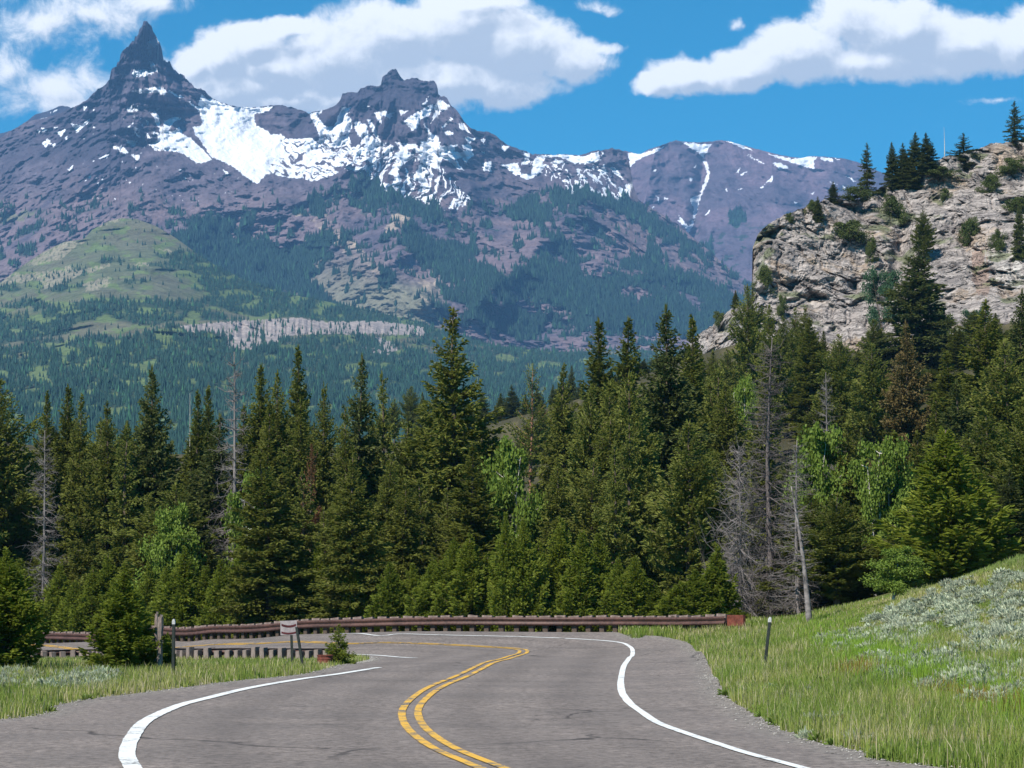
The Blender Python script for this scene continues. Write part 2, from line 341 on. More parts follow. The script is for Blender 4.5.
def groundcol(X, Y, Z):
    n = fbm(X*.35, Y*.35, 1, 4)[..., None]; n2 = fbm(X*1.7, Y*1.7, 5, 3)[..., None]
    c = green+(dry-green)*sstep(-.25, .55, n+.5*n2)
    PX, PY = topix(X, np.maximum(Y, 1), Z)
    band = np.exp(-((PY-(655+(PX-860)*.33))/22)**2)*sstep(770, 840, PX)*sstep(20, 30, Y)*(Y < 85)
    c = c+(lush-c)*np.clip(band*1.1, 0, 1)[..., None]
    rb = np.exp(-((PY-(672+(PX-850)*.24))/7.)**2)*sstep(815, 850, PX)*(Y < 75)*(X > 0)*np.clip(.55+1.2*n[..., 0], 0, 1)
    c = c+(rust-c)*np.clip(rb*.9, 0, 1)[..., None]
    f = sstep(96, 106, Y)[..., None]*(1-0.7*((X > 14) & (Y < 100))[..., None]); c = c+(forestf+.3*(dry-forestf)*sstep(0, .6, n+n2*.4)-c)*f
    return np.clip(c, .01, 1)
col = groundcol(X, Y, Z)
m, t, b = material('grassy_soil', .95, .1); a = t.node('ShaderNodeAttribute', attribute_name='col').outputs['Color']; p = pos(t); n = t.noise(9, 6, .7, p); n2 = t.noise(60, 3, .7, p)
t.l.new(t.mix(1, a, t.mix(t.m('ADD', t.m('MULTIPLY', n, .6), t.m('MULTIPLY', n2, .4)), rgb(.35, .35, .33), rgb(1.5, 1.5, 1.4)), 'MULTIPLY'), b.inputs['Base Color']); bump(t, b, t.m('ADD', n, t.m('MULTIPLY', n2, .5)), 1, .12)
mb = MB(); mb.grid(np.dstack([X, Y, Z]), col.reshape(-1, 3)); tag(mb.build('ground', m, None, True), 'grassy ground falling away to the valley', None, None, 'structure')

# ------------------------------------------------------------------ distant terrain sheets
def interp(tab):
    T = np.array(tab, float); return lambda x: np.interp(x, T[:, 0], T[:, 1])
def P(ox, oy, s, l): return [(ox+a/s, oy+b/s) for a, b in l]
K = 1024/140
snow = []
snow += [P(80, 10, K, q) for q in ([(490, 225), (570, 210), (565, 258), (535, 275), (515, 335), (488, 330)], [(375, 460), (410, 425), (440, 440), (520, 435), (510, 380), (545, 390), (550, 425), (575, 440), (480, 485), (400, 490)],
  [(375, 590), (440, 580), (590, 560), (640, 600), (610, 620), (560, 605), (450, 608), (390, 602)], [(650, 585), (760, 640), (730, 648), (650, 600)])]
snow += [P(100, 90, K, q) for q in ([(360, 400), (430, 360), (395, 300), (440, 320), (425, 270), (375, 170), (400, 155), (430, 190), (440, 270), (470, 275), (468, 230), (540, 200), (600, 208), (540, 230), (500, 300), (540, 300), (585, 270), (610, 330), (660, 350), (700, 390), (760, 440), (820, 510), (740, 535), (700, 530), (600, 460), (540, 450), (470, 440), (410, 445)],
  [(190, 365), (270, 375), (250, 415), (200, 390)], [(110, 420), (180, 420), (200, 460), (150, 450)], [(225, 470), (290, 480), (275, 520)], [(240, 275), (285, 275), (260, 310), (300, 350), (270, 340)], [(200, 130), (235, 110), (240, 150), (280, 110), (285, 165), (250, 155), (200, 160)], [(330, 220), (360, 230), (350, 260)], [(345, 320), (380, 350), (350, 355)], [(890, 570), (950, 615), (920, 610)], [(410, 130), (430, 130), (420, 155)])]
snow.append([(187.5, 101.6), (198.4, 107), (199, 101), (201, 95), (202.7, 95), (220.5, 102.5), (232.8, 106.6), (252, 107.3), (273.8, 106.6), (268.4, 110.8), (254.7, 114.2), (255.4, 125.1), (268.4, 131.3), (271, 134.7), (280.7, 134), (285.4, 136.7), (282, 139.5), (298.4, 138.8), (309.4, 137.4), (317.6, 141.5), (320, 136), (309.4, 114.2), (323, 110), (317.6, 117), (325.8, 126.5), (334, 126.5), (339.5, 114.2), (341.7, 107.2), (351.3, 107.2), (346.5, 116), (351.3, 118.8), (352.6, 127), (348.5, 133.8), (352, 148.9), (371.4, 170.5), (394.7, 191), (411, 196.5), (398.8, 195), (387.9, 192.4), (375.5, 182.8), (364.6, 174.6), (340, 167.8), (339.5, 172), (316, 181), (295.7, 178.4), (276.6, 175.7), (265.6, 174.3), (257.4, 184), (247.9, 178.4), (234, 167.5), (221.9, 160.7), (212, 158), (200, 140), (195.7, 135), (193, 127), (199.8, 126.2), (202.5, 122.8), (198.4, 110.5)])
snow += [P(300, 60, K, q) for q in ([(395, 460), (420, 445), (490, 480), (500, 540), (560, 580), (600, 620), (590, 640), (560, 760), (530, 760), (480, 700), (450, 640), (440, 560), (400, 510)], [(490, 435), (515, 440), (560, 520), (575, 570), (635, 640), (650, 768), (600, 768), (620, 700), (600, 620), (540, 550)], [(360, 690), (420, 620), (480, 640), (490, 740), (440, 730), (430, 650), (400, 700)], [(545, 390), (620, 365), (640, 395), (700, 375), (660, 430), (590, 400), (600, 465), (570, 440)], [(890, 330), (945, 265), (930, 300), (900, 335)],
  [(690, 600), (740, 605), (860, 620), (1024, 600), (1024, 768), (900, 740), (830, 700), (780, 700), (750, 640)], [(760, 450), (820, 400), (900, 375), (970, 320), (950, 400), (880, 440), (850, 510), (820, 515)], [(720, 370), (790, 375), (740, 405)], [(480, 340), (515, 330), (505, 348)])]
snow += [P(400, 70, K, q) for q in ([(245, 270), (290, 215), (370, 265), (300, 310), (240, 370), (215, 400), (260, 300)], [(150, 290), (240, 250), (220, 340), (150, 320), (110, 370), (140, 380), (120, 430), (90, 445), (50, 390), (80, 340)],
  [(150, 520), (200, 520), (210, 460), (170, 380), (230, 470), (290, 490), (270, 540), (330, 560), (420, 545), (390, 600), (450, 600), (480, 590), (450, 550), (520, 545), (540, 620), (470, 690), (460, 640), (400, 650), (470, 735), (420, 720), (350, 660), (310, 640), (280, 725), (150, 680), (50, 650), (0, 590), (0, 530), (120, 560), (160, 555)], [(430, 390), (470, 390), (520, 465), (470, 440), (430, 420)], [(590, 505), (625, 505), (615, 545)], [(740, 565), (800, 560), (760, 600)], [(600, 680), (670, 665), (670, 740), (610, 735)], [(740, 690), (860, 680), (890, 768), (840, 768)], [(900, 600), (945, 610), (940, 690), (890, 690), (920, 650)], [(325, 450), (390, 450), (390, 475), (340, 475)], [(580, 600), (625, 590), (620, 610)], [(470, 490), (560, 500), (500, 545)], [(300, 420), (380, 345), (390, 360), (310, 430)])]
snow += [P(500, 130, K, q) for q in ([(10, 110), (70, 120), (30, 160)], [(175, 155), (215, 165), (215, 240), (160, 255), (185, 210)], [(0, 250), (120, 250), (160, 320), (230, 330), (240, 230), (280, 185), (430, 180), (620, 190), (720, 155), (735, 220), (660, 245), (550, 245), (430, 195), (340, 205), (300, 250), (350, 255), (260, 340), (190, 365), (80, 290)], [(740, 160), (765, 165), (745, 190)], [(720, 300), (760, 250), (785, 330), (740, 320)], [(800, 280), (840, 270), (910, 365), (850, 330)], [(780, 340), (860, 420), (820, 400)],
  [(540, 370), (570, 370), (640, 470), (655, 495), (600, 480)], [(600, 340), (720, 480), (760, 530), (640, 460)], [(480, 400), (600, 490), (520, 470)], [(660, 450), (730, 450), (800, 520), (870, 560), (800, 550), (740, 530)], [(720, 440), (860, 560), (840, 480), (880, 500), (870, 410), (920, 440), (910, 400), (970, 390), (940, 500), (870, 540), (850, 565)], [(370, 240), (415, 220), (415, 275)], [(620, 300), (690, 330), (770, 410), (700, 370)], [(560, 290), (600, 290), (570, 320)])]
snow2 = [P(500, 130, K, [(935, 170), (1024, 170), (1024, 210), (960, 240), (935, 290), (950, 220)])]
snow2 += [P(620, 120, K, q) for q in ([(60, 240), (140, 250), (330, 190), (300, 215), (240, 245), (130, 290), (60, 360), (85, 300)], [(450, 160), (550, 170), (600, 180), (670, 175), (610, 275), (560, 230)], [(610, 320), (640, 300), (630, 360)], [(640, 390), (655, 400), (615, 490), (605, 480)], [(510, 575), (600, 535), (545, 720), (530, 720), (540, 640)], [(770, 150), (870, 170), (970, 220), (900, 210)], [(910, 240), (1024, 310), (960, 275)], [(230, 380), (270, 350), (260, 375)], [(535, 345), (565, 325), (545, 350)], [(850, 385), (880, 340), (865, 385)], [(885, 400), (940, 370), (900, 400)], [(510, 420), (530, 430), (515, 460)], [(160, 740), (190, 735), (195, 760)], [(265, 550), (290, 580), (280, 605)], [(615, 705), (660, 645), (650, 680)], [(770, 520), (790, 490), (780, 530)], [(860, 520), (895, 490), (880, 510)], [(320, 560), (355, 575), (330, 578)], [(430, 700), (490, 768), (450, 768)], [(530, 740), (545, 720), (520, 768)], [(150, 625), (165, 640), (150, 645)], [(190, 620), (215, 635), (195, 645)], [(235, 630), (260, 635), (240, 648)], [(610, 300), (635, 300), (660, 400), (620, 500), (600, 540), (590, 530), (640, 400)])]
snow2 += [P(540, 220, 4.655, q) for q in ([(655, 92), (685, 60), (680, 40), (640, 0), (665, 0), (690, 30), (720, 0), (715, 20), (690, 70)], [(560, 30), (630, 50), (600, 50)], [(470, 5), (515, 30), (490, 25)], [(610, 10), (640, 25), (620, 30)])]
snow2 += [P(740, 120, K, q) for q in ([(0, 175), (100, 220), (0, 190)], [(180, 240), (250, 255), (380, 285), (500, 265), (570, 270), (540, 300), (545, 360), (400, 320)], [(585, 270), (680, 285), (680, 305), (600, 295)], [(695, 275), (730, 290), (705, 292)], [(240, 315), (290, 310), (360, 350), (290, 360)], [(40, 240), (200, 330), (150, 310)], [(0, 400), (60, 370), (10, 405)], [(190, 460), (240, 405), (240, 450)], [(650, 440), (715, 475), (680, 465)], [(745, 475), (775, 490), (760, 510)], [(770, 405), (850, 450), (830, 450)], [(150, 495), (185, 470), (165, 495)], [(520, 545), (540, 525), (535, 545)], [(390, 600), (425, 600), (405, 612)])]
snow0 = [P(0, 80, K, q) for q in ([(365, 240), (440, 205), (400, 235)], [(270, 290), (360, 270), (480, 270), (450, 295), (350, 300)])]
snow += [P(0, 80, K, q) for q in ([(305, 460), (350, 425), (375, 460), (340, 490)], [(380, 470), (415, 460), (390, 495)], [(410, 380), (480, 360), (450, 415)], [(515, 320), (590, 335), (660, 280), (640, 320), (560, 385), (550, 360)], [(300, 350), (355, 365), (315, 385)], [(390, 340), (430, 345), (400, 360)], [(610, 190), (640, 195), (615, 235)], [(270, 370), (295, 365), (285, 390)], [(470, 425), (492, 410), (495, 440)], [(715, 570), (800, 545), (780, 570)], [(820, 480), (900, 490), (940, 540), (880, 530)], [(920, 440), (1000, 450), (970, 490)], [(960, 540), (1020, 560), (1000, 590)], [(675, 212), (695, 215), (685, 232)], [(490, 655), (540, 620), (510, 665)], [(735, 735), (760, 710), (750, 735)])]
forest = [
  P(340, 150, K, [(120, 190), (180, 180), (230, 205), (380, 325), (600, 380), (720, 410), (800, 470), (880, 560), (1024, 740), (1060, 830), (990, 930), (900, 1000), (760, 960), (640, 900), (560, 820), (480, 790), (440, 640), (560, 480), (480, 440), (330, 380), (220, 260)]),
  [(164, 212), (180, 216), (200, 222), (225, 214), (236, 236), (262, 240), (290, 248), (320, 236), (345, 240), (360, 255), (338, 262), (315, 262), (305, 280), (330, 300), (345, 318), (300, 318), (230, 300), (195, 275), (175, 245)],
  [(440, 292), (470, 290), (500, 283), (545, 256), (572, 262), (585, 274), (600, 285), (630, 262), (650, 258), (668, 272), (690, 272), (720, 290), (765, 312), (770, 345), (700, 336), (640, 335), (560, 322), (520, 345), (460, 325)],
  [(540, 190), (590, 190), (600, 196), (640, 203), (690, 245), (725, 268), (700, 262), (660, 236), (600, 205), (560, 212)], [(545, 250), (560, 235), (580, 262), (570, 275), (550, 262)],
  [(500, 214), (530, 200), (560, 210), (540, 228)], [(455, 262), (476, 258), (500, 275), (520, 300), (490, 300), (470, 285)], [(330, 190), (372, 178), (392, 200), (372, 212), (340, 200)], [(302, 200), (320, 192), (330, 210), (318, 222)], [(640, 250), (650, 238), (668, 262), (650, 262)], [(245, 215), (256, 216), (252, 232), (244, 226)]]
forest2 = [[(700, 262), (735, 285), (765, 288), (770, 360), (720, 350)], [(698, 246), (712, 240), (715, 256), (700, 258)], [(728, 212), (740, 208), (746, 222), (730, 228)]]
beige = [P(360, 230, 5.12, [(230, 180), (270, 190), (300, 240), (350, 260), (370, 320), (340, 310), (290, 260), (250, 220)]), P(360, 230, 5.12, [(240, 300), (300, 330), (460, 415), (400, 400), (300, 345)]),
  P(360, 230, 5.12, [(370, 200), (400, 140), (470, 115), (440, 180), (410, 260), (380, 290)]), P(360, 230, 5.12, [(420, 290), (470, 250), (530, 280), (580, 370), (540, 360), (450, 320)]), P(360, 230, 5.12, [(590, 360), (700, 290), (770, 245), (740, 290), (640, 340)]),
  [(310, 220), (325, 214), (345, 232), (372, 262), (400, 278), (384, 280), (352, 258), (330, 240)], [(293, 208), (304, 208), (306, 216), (295, 216)], [(392, 215), (414, 210), (405, 228), (385, 232)], [(296, 258), (318, 252), (322, 262), (300, 290)]]

def sheet(x0, x1, dx, rows, sil, base, Db, Dt, disp, power=1.0, sjag=0, sig=40):
    px = np.arange(x0, x1, dx)[None]; t = np.linspace(0, 1, rows)[:, None]
    s = sil(px)+(sjag*fbm(px*.18, 2.2, 0, 4) if sjag else 0); bs = base(px) if callable(base) else base
    py = bs+(s-bs)*t; px = np.broadcast_to(px, py.shape)
    Dtv = Dt(px) if callable(Dt) else Dt; Dbv = Db(px) if callable(Db) else Db
    k = np.arange(-int(3*sig/dx), int(3*sig/dx)+1)*dx; g = np.exp(-.5*(k/sig)**2); g /= g.sum(); m_ = len(k)//2
    ssm = np.convolve(np.pad(sil(np.arange(x0, x1, dx)), m_, mode='edge'), g, 'valid')[None]
    ts = (bs-py)/(bs-ssm); D = Dbv+(Dtv-Dbv)*(np.minimum(ts, 1)**power+.45*np.maximum(ts-1, 0))
    P0 = at(px, py, D); dd = disp(P0, px, py, t)
    return px, py, D+dd
def finish_sheet(name, mat, px, py, D, col, sn, label, back=1500, backs=.8, smooth=True, extra=None):
    V = at(px, py, D); top = V[-1]; rowsb = []
    for k in np.linspace(.08, 1, 6):
        q = top.copy(); q[:, 1] += back*k; q[:, 0] = top[:, 0]*q[:, 1]/top[:, 1]; q[:, 2] = top[:, 2]-back*k*backs*(.6+.4*k); rowsb.append(q)
    Vb = np.stack(rowsb); n = len(rowsb)
    A = np.concatenate([V, Vb]); cc = np.concatenate([col, np.repeat(col[-1:], n, 0)]); ss = np.concatenate([sn, np.repeat(sn[-1:]*0, n, 0)])
    mb = MB(); mb.grid(A, cc.reshape(-1, 3)); return tag(mb.build(name, mat, None, smooth, {'snow': ss}), label, None, None, 'structure')
def mask(px, py, polys, warp=1.5, ws=.15, seed=0):
    wx = px+warp*fbm(px*ws, py*ws, 3+seed, 3); wy = py+warp*fbm(px*ws, py*ws, 9+seed, 3); r = np.zeros(px.shape, bool)
    for q in polys: r |= inpoly(wx, wy, q)
    return r.astype(float)
def mountmat(name, bs):
    m, t, b = material(name, .95, .05); p = pos(t); a = t.node('ShaderNodeAttribute', attribute_name='col').outputs['Color']; s = t.node('ShaderNodeAttribute', attribute_name='snow').outputs['Fac']
    n = t.noise(.02*bs, 6, .65, p); n2 = t.noise(.09*bs, 4, .65, p)
    f = t.m('ADD', t.m('MULTIPLY', n, .5), t.m('MULTIPLY', n2, .5))
    c = t.mix(1, a, t.mix(t.ramp(f, .3, .7), rgb(.62, .62, .64), rgb(1.38, 1.36, 1.34)), 'MULTIPLY')
    sm = t.ramp(t.m('ADD', s, t.m('MULTIPLY', t.m('SUBTRACT', n2, .5), .9)), .4, .56)
    t.l.new(t.mix(sm, c, rgb(.68, .70, .75)), b.inputs['Base Color'])
    bump(t, b, f, .9, 12/bs); return m
M_mount = mountmat('mountain_rock', 1.); M_hill = mountmat('hillside', 1.6)
rockc = np.array([.108, .090, .112]); rockd = np.array([.055, .050, .070]); talus = np.array([.150, .112, .122]); forestc = np.array([.014, .034, .024]); beigec = np.array([.38, .32, .25]); meadow = np.array([.125, .155, .065]); scrub = np.array([.15, .15, .10])
def lerp(a, b, f): return a+(b-a)*f[..., None]

sil_main = interp([(-160, 190), (-60, 165), (0, 138), (10, 131), (28, 121), (45, 118), (62, 112), (76, 106), (80, 104), (88, 99), (93, 94), (97, 90), (103, 86), (107, 81.5), (109.5, 80), (111, 71), (112.5, 68.5), (116.5, 66.5), (117.5, 62.5), (119.5, 61), (120.5, 55), (122.5, 50.5), (127, 47.5), (130.5, 43.5), (134, 42), (135, 36.5), (138.5, 34), (139.5, 29), (142, 27.5), (143, 22.5), (145, 20.3), (148, 21.2), (149.5, 24), (151.5, 25.5), (153, 31), (157, 36.5), (158, 40), (160, 43), (162, 50), (163.5, 59.5), (166, 61.5), (169.5, 62.5), (171.5, 66.5), (175.5, 71.5), (180, 73.5), (184, 74.5), (186, 79), (189.5, 81.5), (195, 87.5), (201, 88.5), (205, 91), (208, 95), (212, 98), (220, 102), (232, 106), (252, 107.5), (268, 105.5), (282, 105), (298, 109), (309, 113), (318, 111), (328, 109), (336, 105), (341, 99), (342, 94), (349, 92), (358, 92), (361, 88), (370, 86), (381, 85), (382, 78), (388, 72), (392, 69.5), (397, 70), (400, 76), (404, 80), (409, 79), (413, 77.5), (418, 79), (424, 81), (430, 80), (434, 81), (437, 85), (438.5, 95), (441, 96), (444, 95), (447, 98), (451, 105), (458, 112), (464, 121), (470, 128), (478, 131), (490, 132), (498, 138), (508, 145), (522, 150), (532, 154), (560, 154.5), (580, 155), (592, 151.5), (598, 150.5), (605, 149.5), (612, 148), (620, 150), (626, 153), (629, 160), (633, 185), (639, 200), (655, 210), (680, 226), (700, 243), (720, 260), (745, 283), (790, 310), (860, 340)])
def radial(px, py, c, k, seed): 
    phi = np.arctan2(px-c[0], np.maximum(py-c[1], -20)+34); r = np.hypot(px-c[0], py-c[1])
    return ridged(phi*k, r*.011, seed, 4, .55), np.exp(-(r/130)**2)
def disp_main(P0, px, py, t):
    X, Y, Z = P0[..., 0], P0[..., 1], P0[..., 2]; wq = 260*fbm(X/900, Y/900, Z/900, 3)
    a = ridged((X+wq)/520, Y/1900, (Z-wq*.5)/1300, 5, .55)
    sc = fbm(X/130, Y/260, Z/110, 4); st = ridged(X/900, 3.3, (Z+.1*X+40*fbm(X/300, Z/300, 0, 2))/46, 3)
    r1, w1 = radial(px+.25*(py-22), py, (146, 22), 2.6, 11.); w1 = w1**2.2; r2, w2 = radial(px, py, (405, 66), 2.8, 23.); w2 = w2*sstep(88, 120, py)
    smo = 1-.68*np.exp(-(((px-255)/75)**4+((py-138-(px-255)*.12)/34)**4)); a = a*(.4+.6*smo); sc = sc*smo
    d = -175*a-42*sc-(14*fbm(X/24, Y/40, Z/22, 3, .6)+18*ridged((X+.6*Z)/95, (Z-.5*X)/240, Y/200, 3))*smo-330*(r1*w1)-260*(r2*w2)
    cliff = sstep(170, 70, py)*smo
    d = d-(34+60*np.exp(-((px-150)/60)**4))*st*cliff-26*ridged(X/60, Y/100, Z/70, 3)*cliff-13*ridged(X/75, Y/150, Z/90, 3)*smo
    # spurs that stand towards the viewer
    def spur(x, y, x2, y2, wd, amp):
        L = np.hypot(x2-x, y2-y); s = np.clip(((px-x)*(x2-x)+(py-y)*(y2-y))/L**2, 0, 1); q = np.hypot(px-x-s*(x2-x), py-y-s*(y2-y))
        return -amp*np.exp(-(q/wd)**1.4)*(.35+.65*s)
    d += spur(250, 185, 420, 300, 34, 330)+spur(590, 200, 480, 300, 36, 380)+spur(440, 130, 470, 190, 22, 160)+spur(385, 190, 400, 250, 25, 180)
    return d
SJ = lambda x: .9*np.round(1.6*fbm(x*.26, 9.5, 0, 2))*(np.exp(-((x-150)/50)**4)+.8*np.exp(-((x-400)/50)**4))+1.3*fbm(x*.33, 5.5, 0, 3)*(.8*np.exp(-((x-150)/55)**4)+.15*np.exp(-((x-400)/60)**4)+.25)
px, py, D = sheet(-160, 860, .85, 470, lambda x: sil_main(x)+SJ(x), lambda x: 398+0*x, 4300, lambda x: 6300+np.interp(x, [0, 640, 860], [0, 0, -500]), disp_main, .9, sjag=.8)
V = at(px, py, D); X, Y, Z = V[..., 0], V[..., 1], V[..., 2]
n = fbm(X/420, Y/600, Z/350, 4); n2 = fbm(X/90, Y/150, Z/90, 3)
col = lerp(np.broadcast_to(rockc, V.shape), rockd, sstep(-.2, .5, n+.4*n2)*np.clip(1.25-(py-60)/200, .25, 1))
strat = ridged(X/1100, 6.6, (Z+.12*X+50*fbm(X/260, Z/260, 1, 3))/60, 3); col = lerp(col, rockd*.85, sstep(.25, .7, strat)*sstep(230, 120, py)*.6)
gul = ridged((X+90*fbm(X/300, Z/300, 5, 3)+.35*Z*np.sign(X+840))/85, Z/700, 2.5, 3); col = lerp(col, rockd, sstep(.45, .8, gul)*.45)
col = lerp(col, talus, sstep(165, 215, py+30*n)*sstep(.55, -.1, n2*.6+n*.5)*.9)
gm = mask(px, py, [[(-170, 235), (20, 222), (40, 210), (10, 214), (-170, 215)]], 4)*.5; col = lerp(col, meadow, gm)
low = sstep(255, 300, py+25*n)*sstep(460, 420, px); col = lerp(col, scrub, low*.85)
bm = mask(px, py, beige, 2.5, .2, 1); col = lerp(col, beigec*np.array([.9, .85, .82]), bm*np.clip(.55+n2, .1, 1))
fm = mask(px, py, forest, 9, .10, 2)*sstep(-.55, -.1, fbm(X/110, Y/260, Z/90, 4)); speck = (fbm(X/38, Y/38, Z/60, 2) > .38)*sstep(185, 225, py)*sstep(-.4, .3, n+.3); fm2 = np.maximum(fm*(n2 > -.75), speck*.8)
col = lerp(col, forestc*1.25, np.clip(fm2, 0, 1))
sn = mask(px, py, snow, 1.2, .3)
wq = 9*fbm(px/22, py/22, 6, 3); dark = (ridged((px*.38-py*.92+wq)/5.5, (px+py*.4)/22, 2.2, 3) > .64)*sstep(118, 150, py)*sstep(215, 290, px+wq)*(px < 420)
core = 1-sstep(250, 300, px+wq*2); sn = sn*(1-dark*(1-.6*core))
strk = ridged((px*.92+py*.42+wq)/5.0, (px*.4-py*.92)/26, 7.7, 2)
zone = mask(px, py, [[(345, 150), (372, 140), (440, 165), (470, 200), (455, 212), (420, 200), (395, 192), (370, 172)]], 5, .1, 4); sn = np.maximum(sn, zone*(strk > .52))
zone = mask(px, py, [[(520, 160), (600, 160), (628, 205), (612, 205), (560, 185)]], 4, .1, 5); strk = ridged((px*.85-py*.52+.6*wq)/4.5, (px*.52+py*.85)/16, 1.7, 3); sn = np.maximum(sn, zone*(strk > .72))
zone = sstep(215, 190, py)*sstep(92, 115, py)*sstep(60, 100, px)*sstep(300, 170, px); sn = np.maximum(sn, zone*((fbm(px*.25, py*.35, 3.3, 3) > .82)))
sn = sn*(1-fm*.9); SNM = sn
finish_sheet('mountain', M_mount, px, py, D, col, sn, 'jagged purple grey massif with a sharp spire, a blocky second summit and snowfields'); MAIN = (px, py, D, np.clip(fm+speck*.5, 0, 1)*(1-sn))

sil_r = interp([(480, 190), (560, 170), (600, 158), (625, 151), (640, 154), (650, 149), (662, 145), (670, 142), (676, 140.5), (684, 141.5), (700, 142.5), (712, 141.5), (719, 140), (728, 141), (745, 146), (765, 151), (785, 156), (800, 158), (812, 156), (828, 157), (845, 158.5), (860, 163), (880, 172), (940, 195), (1100, 250)])
def disp_r(P0, px, py, t):
    X, Y, Z = P0[..., 0], P0[..., 1], P0[..., 2]; wq = 200*fbm(X/800, Y/800, Z/800, 3)
    g = np.exp(-((px-(705-(py-145)*.10))/7)**2)*sstep(145, 175, py)*120
    sp1 = -280*np.exp(-np.abs(px-(655+(py-150)*-.2))/34)-240*np.exp(-np.abs(px-(770+(py-150)*.1))/60)
    return -130*ridged((X+wq)/480, Y/2400, Z/1500, 5, .55)-40*fbm(X/120, Y/250, Z/110, 4)-20*ridged(X/70, Y/150, Z/90, 3)+g+sp1
px, py, D = sheet(480, 1100, .85, 300, sil_r, lambda x: 372+0*x, 6300, 8300, disp_r, .9, sjag=.5, sig=30)
V = at(px, py, D); X, Y, Z = V[..., 0], V[..., 1], V[..., 2]; n = fbm(X/420, Y/600, Z/350, 4); n2 = fbm(X/90, Y/150, Z/90, 3)
pur = np.array([.128, .094, .122]); col = lerp(np.broadcast_to(pur, V.shape), rockd*1.1, sstep(-.1, .6, n+.4*n2)*.7)
fm = mask(px, py, forest2, 4, .12); fm = np.maximum(fm, sstep(285, 305, py+12*n)); sp_ = (fbm(X/45, Y/45, Z/60, 2) > .42)*sstep(205, 245, py); col = lerp(col, forestc*1.3, np.clip(fm+sp_*.8, 0, 1))
sn = mask(px, py, snow2, 1.0, .3)
finish_sheet('mountain', M_mount, px, py, D, col, sn, 'rounded purple mountain with a thin snow gully, right of the massif'); RIGHT = (px, py, D, np.clip(fm, 0, 1)*(1-sn))
sil_s = interp([(-60, 150), (20, 128), (28, 120), (35, 114.5), (48, 111), (56, 107.5), (62, 105.2), (68, 106.5), (76, 110), (84, 118), (120, 140), (200, 170)])
px, py, D = sheet(-60, 190, .9, 60, sil_s, lambda x: 190+0*x, 7200, 7900, lambda P0, px, py, t: -70*ridged(P0[..., 0]/200, P0[..., 2]/300, 1, 4), 1, sjag=.5)
sn = mask(px, py, snow0, 1, .3); col = np.broadcast_to(rockd*.8, px.shape+(3,)).copy()
finish_sheet('mountain', M_mount, px, py, D, col, sn, 'small dark far peak left of the sharp spire')

# foothills with the green dome and the pale cliff band
sil_g = interp([(-160, 320), (-60, 300), (0, 283), (25, 264), (45, 251), (64, 242), (84, 239), (92, 230), (109, 221), (121, 218), (137, 219), (156, 226), (176, 238), (195, 252), (215, 265), (245, 280), (290, 294), (350, 306), (420, 322), (460, 336), (500, 347), (560, 352), (640, 350), (700, 352), (780, 360), (900, 380)])
bandt = interp([(-200, 352), (60, 350), (140, 335), (170, 324), (200, 322), (260, 319.5), (300, 318), (330, 322), (380, 323), (430, 330), (450, 336), (470, 345), (900, 380)])
def disp_g(P0, px, py, t):
    X, Y, Z = P0[..., 0], P0[..., 1], P0[..., 2]
    X = X+160*fbm(X/300, Y/400, Z/200, 3)
    return -70*ridged((X+.3*Y)/420, Y/900, Z/500, 5, .5)-25*fbm(X/90, Y/150, Z/80, 4)
px, py, D = sheet(-160, 900, .85, 300, sil_g, lambda x: 475+0*x, 1500, lambda x: np.interp(x, [-160, 120, 300, 500, 900], [3700, 4000, 3800, 4000, 4600]), disp_g, 1.0)
# the cliff band: depth changes quickly above it, hardly at all across it
bt = bandt(px); inb = sstep(bt+17, bt+14, py)*sstep(bt-1, bt+1, py)
D = D+260*(sstep(bt+1, bt-3, py)-.5)-22*ridged(px/5., py/60, 3, 3)*inb
V = at(px, py, D); X, Y, Z = V[..., 0], V[..., 1], V[..., 2]; n = fbm(X/300, Y/300, Z/300, 4); n2 = fbm(X/60, Y/80, Z/60, 3)
col = lerp(np.broadcast_to(scrub*.72, V.shape), meadow*.75, sstep(-.1, .4, n+.3*n2))
rock1 = mask(px, py, [P(180, 240, 5.12, [(0, 440), (200, 420), (380, 410), (600, 398), (740, 420), (1024, 415), (1150, 430), (1250, 450), (1250, 490), (1024, 480), (740, 480), (560, 490), (470, 530), (350, 560), (260, 560), (200, 480), (130, 470), (30, 470)]),
  P(180, 240, 5.12, [(900, 540), (1024, 560), (1090, 590), (1024, 590)]), P(360, 230, 5.12, [(80, 550), (130, 560), (190, 600), (190, 622), (120, 622)]), P(360, 230, 5.12, [(780, 490), (880, 490), (900, 470), (960, 475), (1000, 500), (940, 515), (800, 510)])], 1.5, .3)
vert = ridged(px/3.2, py/45, 1.1, 3); rock1 = rock1*(vert > .18)
rock2 = mask(px, py, [P(0, 180, 5.12, [(120, 440), (230, 355), (320, 315), (430, 310), (380, 350), (330, 400), (200, 430)]), P(0, 180, 5.12, [(0, 510), (80, 480), (250, 470), (360, 440), (400, 460), (560, 430), (560, 445), (420, 480), (300, 540), (230, 560), (200, 510), (0, 540)]), P(0, 180, 5.12, [(460, 250), (560, 200), (680, 195), (560, 215), (500, 245)]), P(0, 180, 5.12, [(640, 430), (780, 430), (700, 440)]), P(0, 180, 5.12, [(810, 350), (880, 360), (870, 385)]), P(0, 180, 5.12, [(420, 530), (560, 500), (560, 550), (440, 570)])], 2.5, .2, 3)
rock2 = rock2*(fbm(px/2.5, py/2.5, 1, 2) > -.25)
dome = sstep(320, 290, py)*sstep(225, 170, px); grey = np.array([.098, .110, .078]); col = lerp(col, grey, dome*.7*sstep(-.4, .3, n))
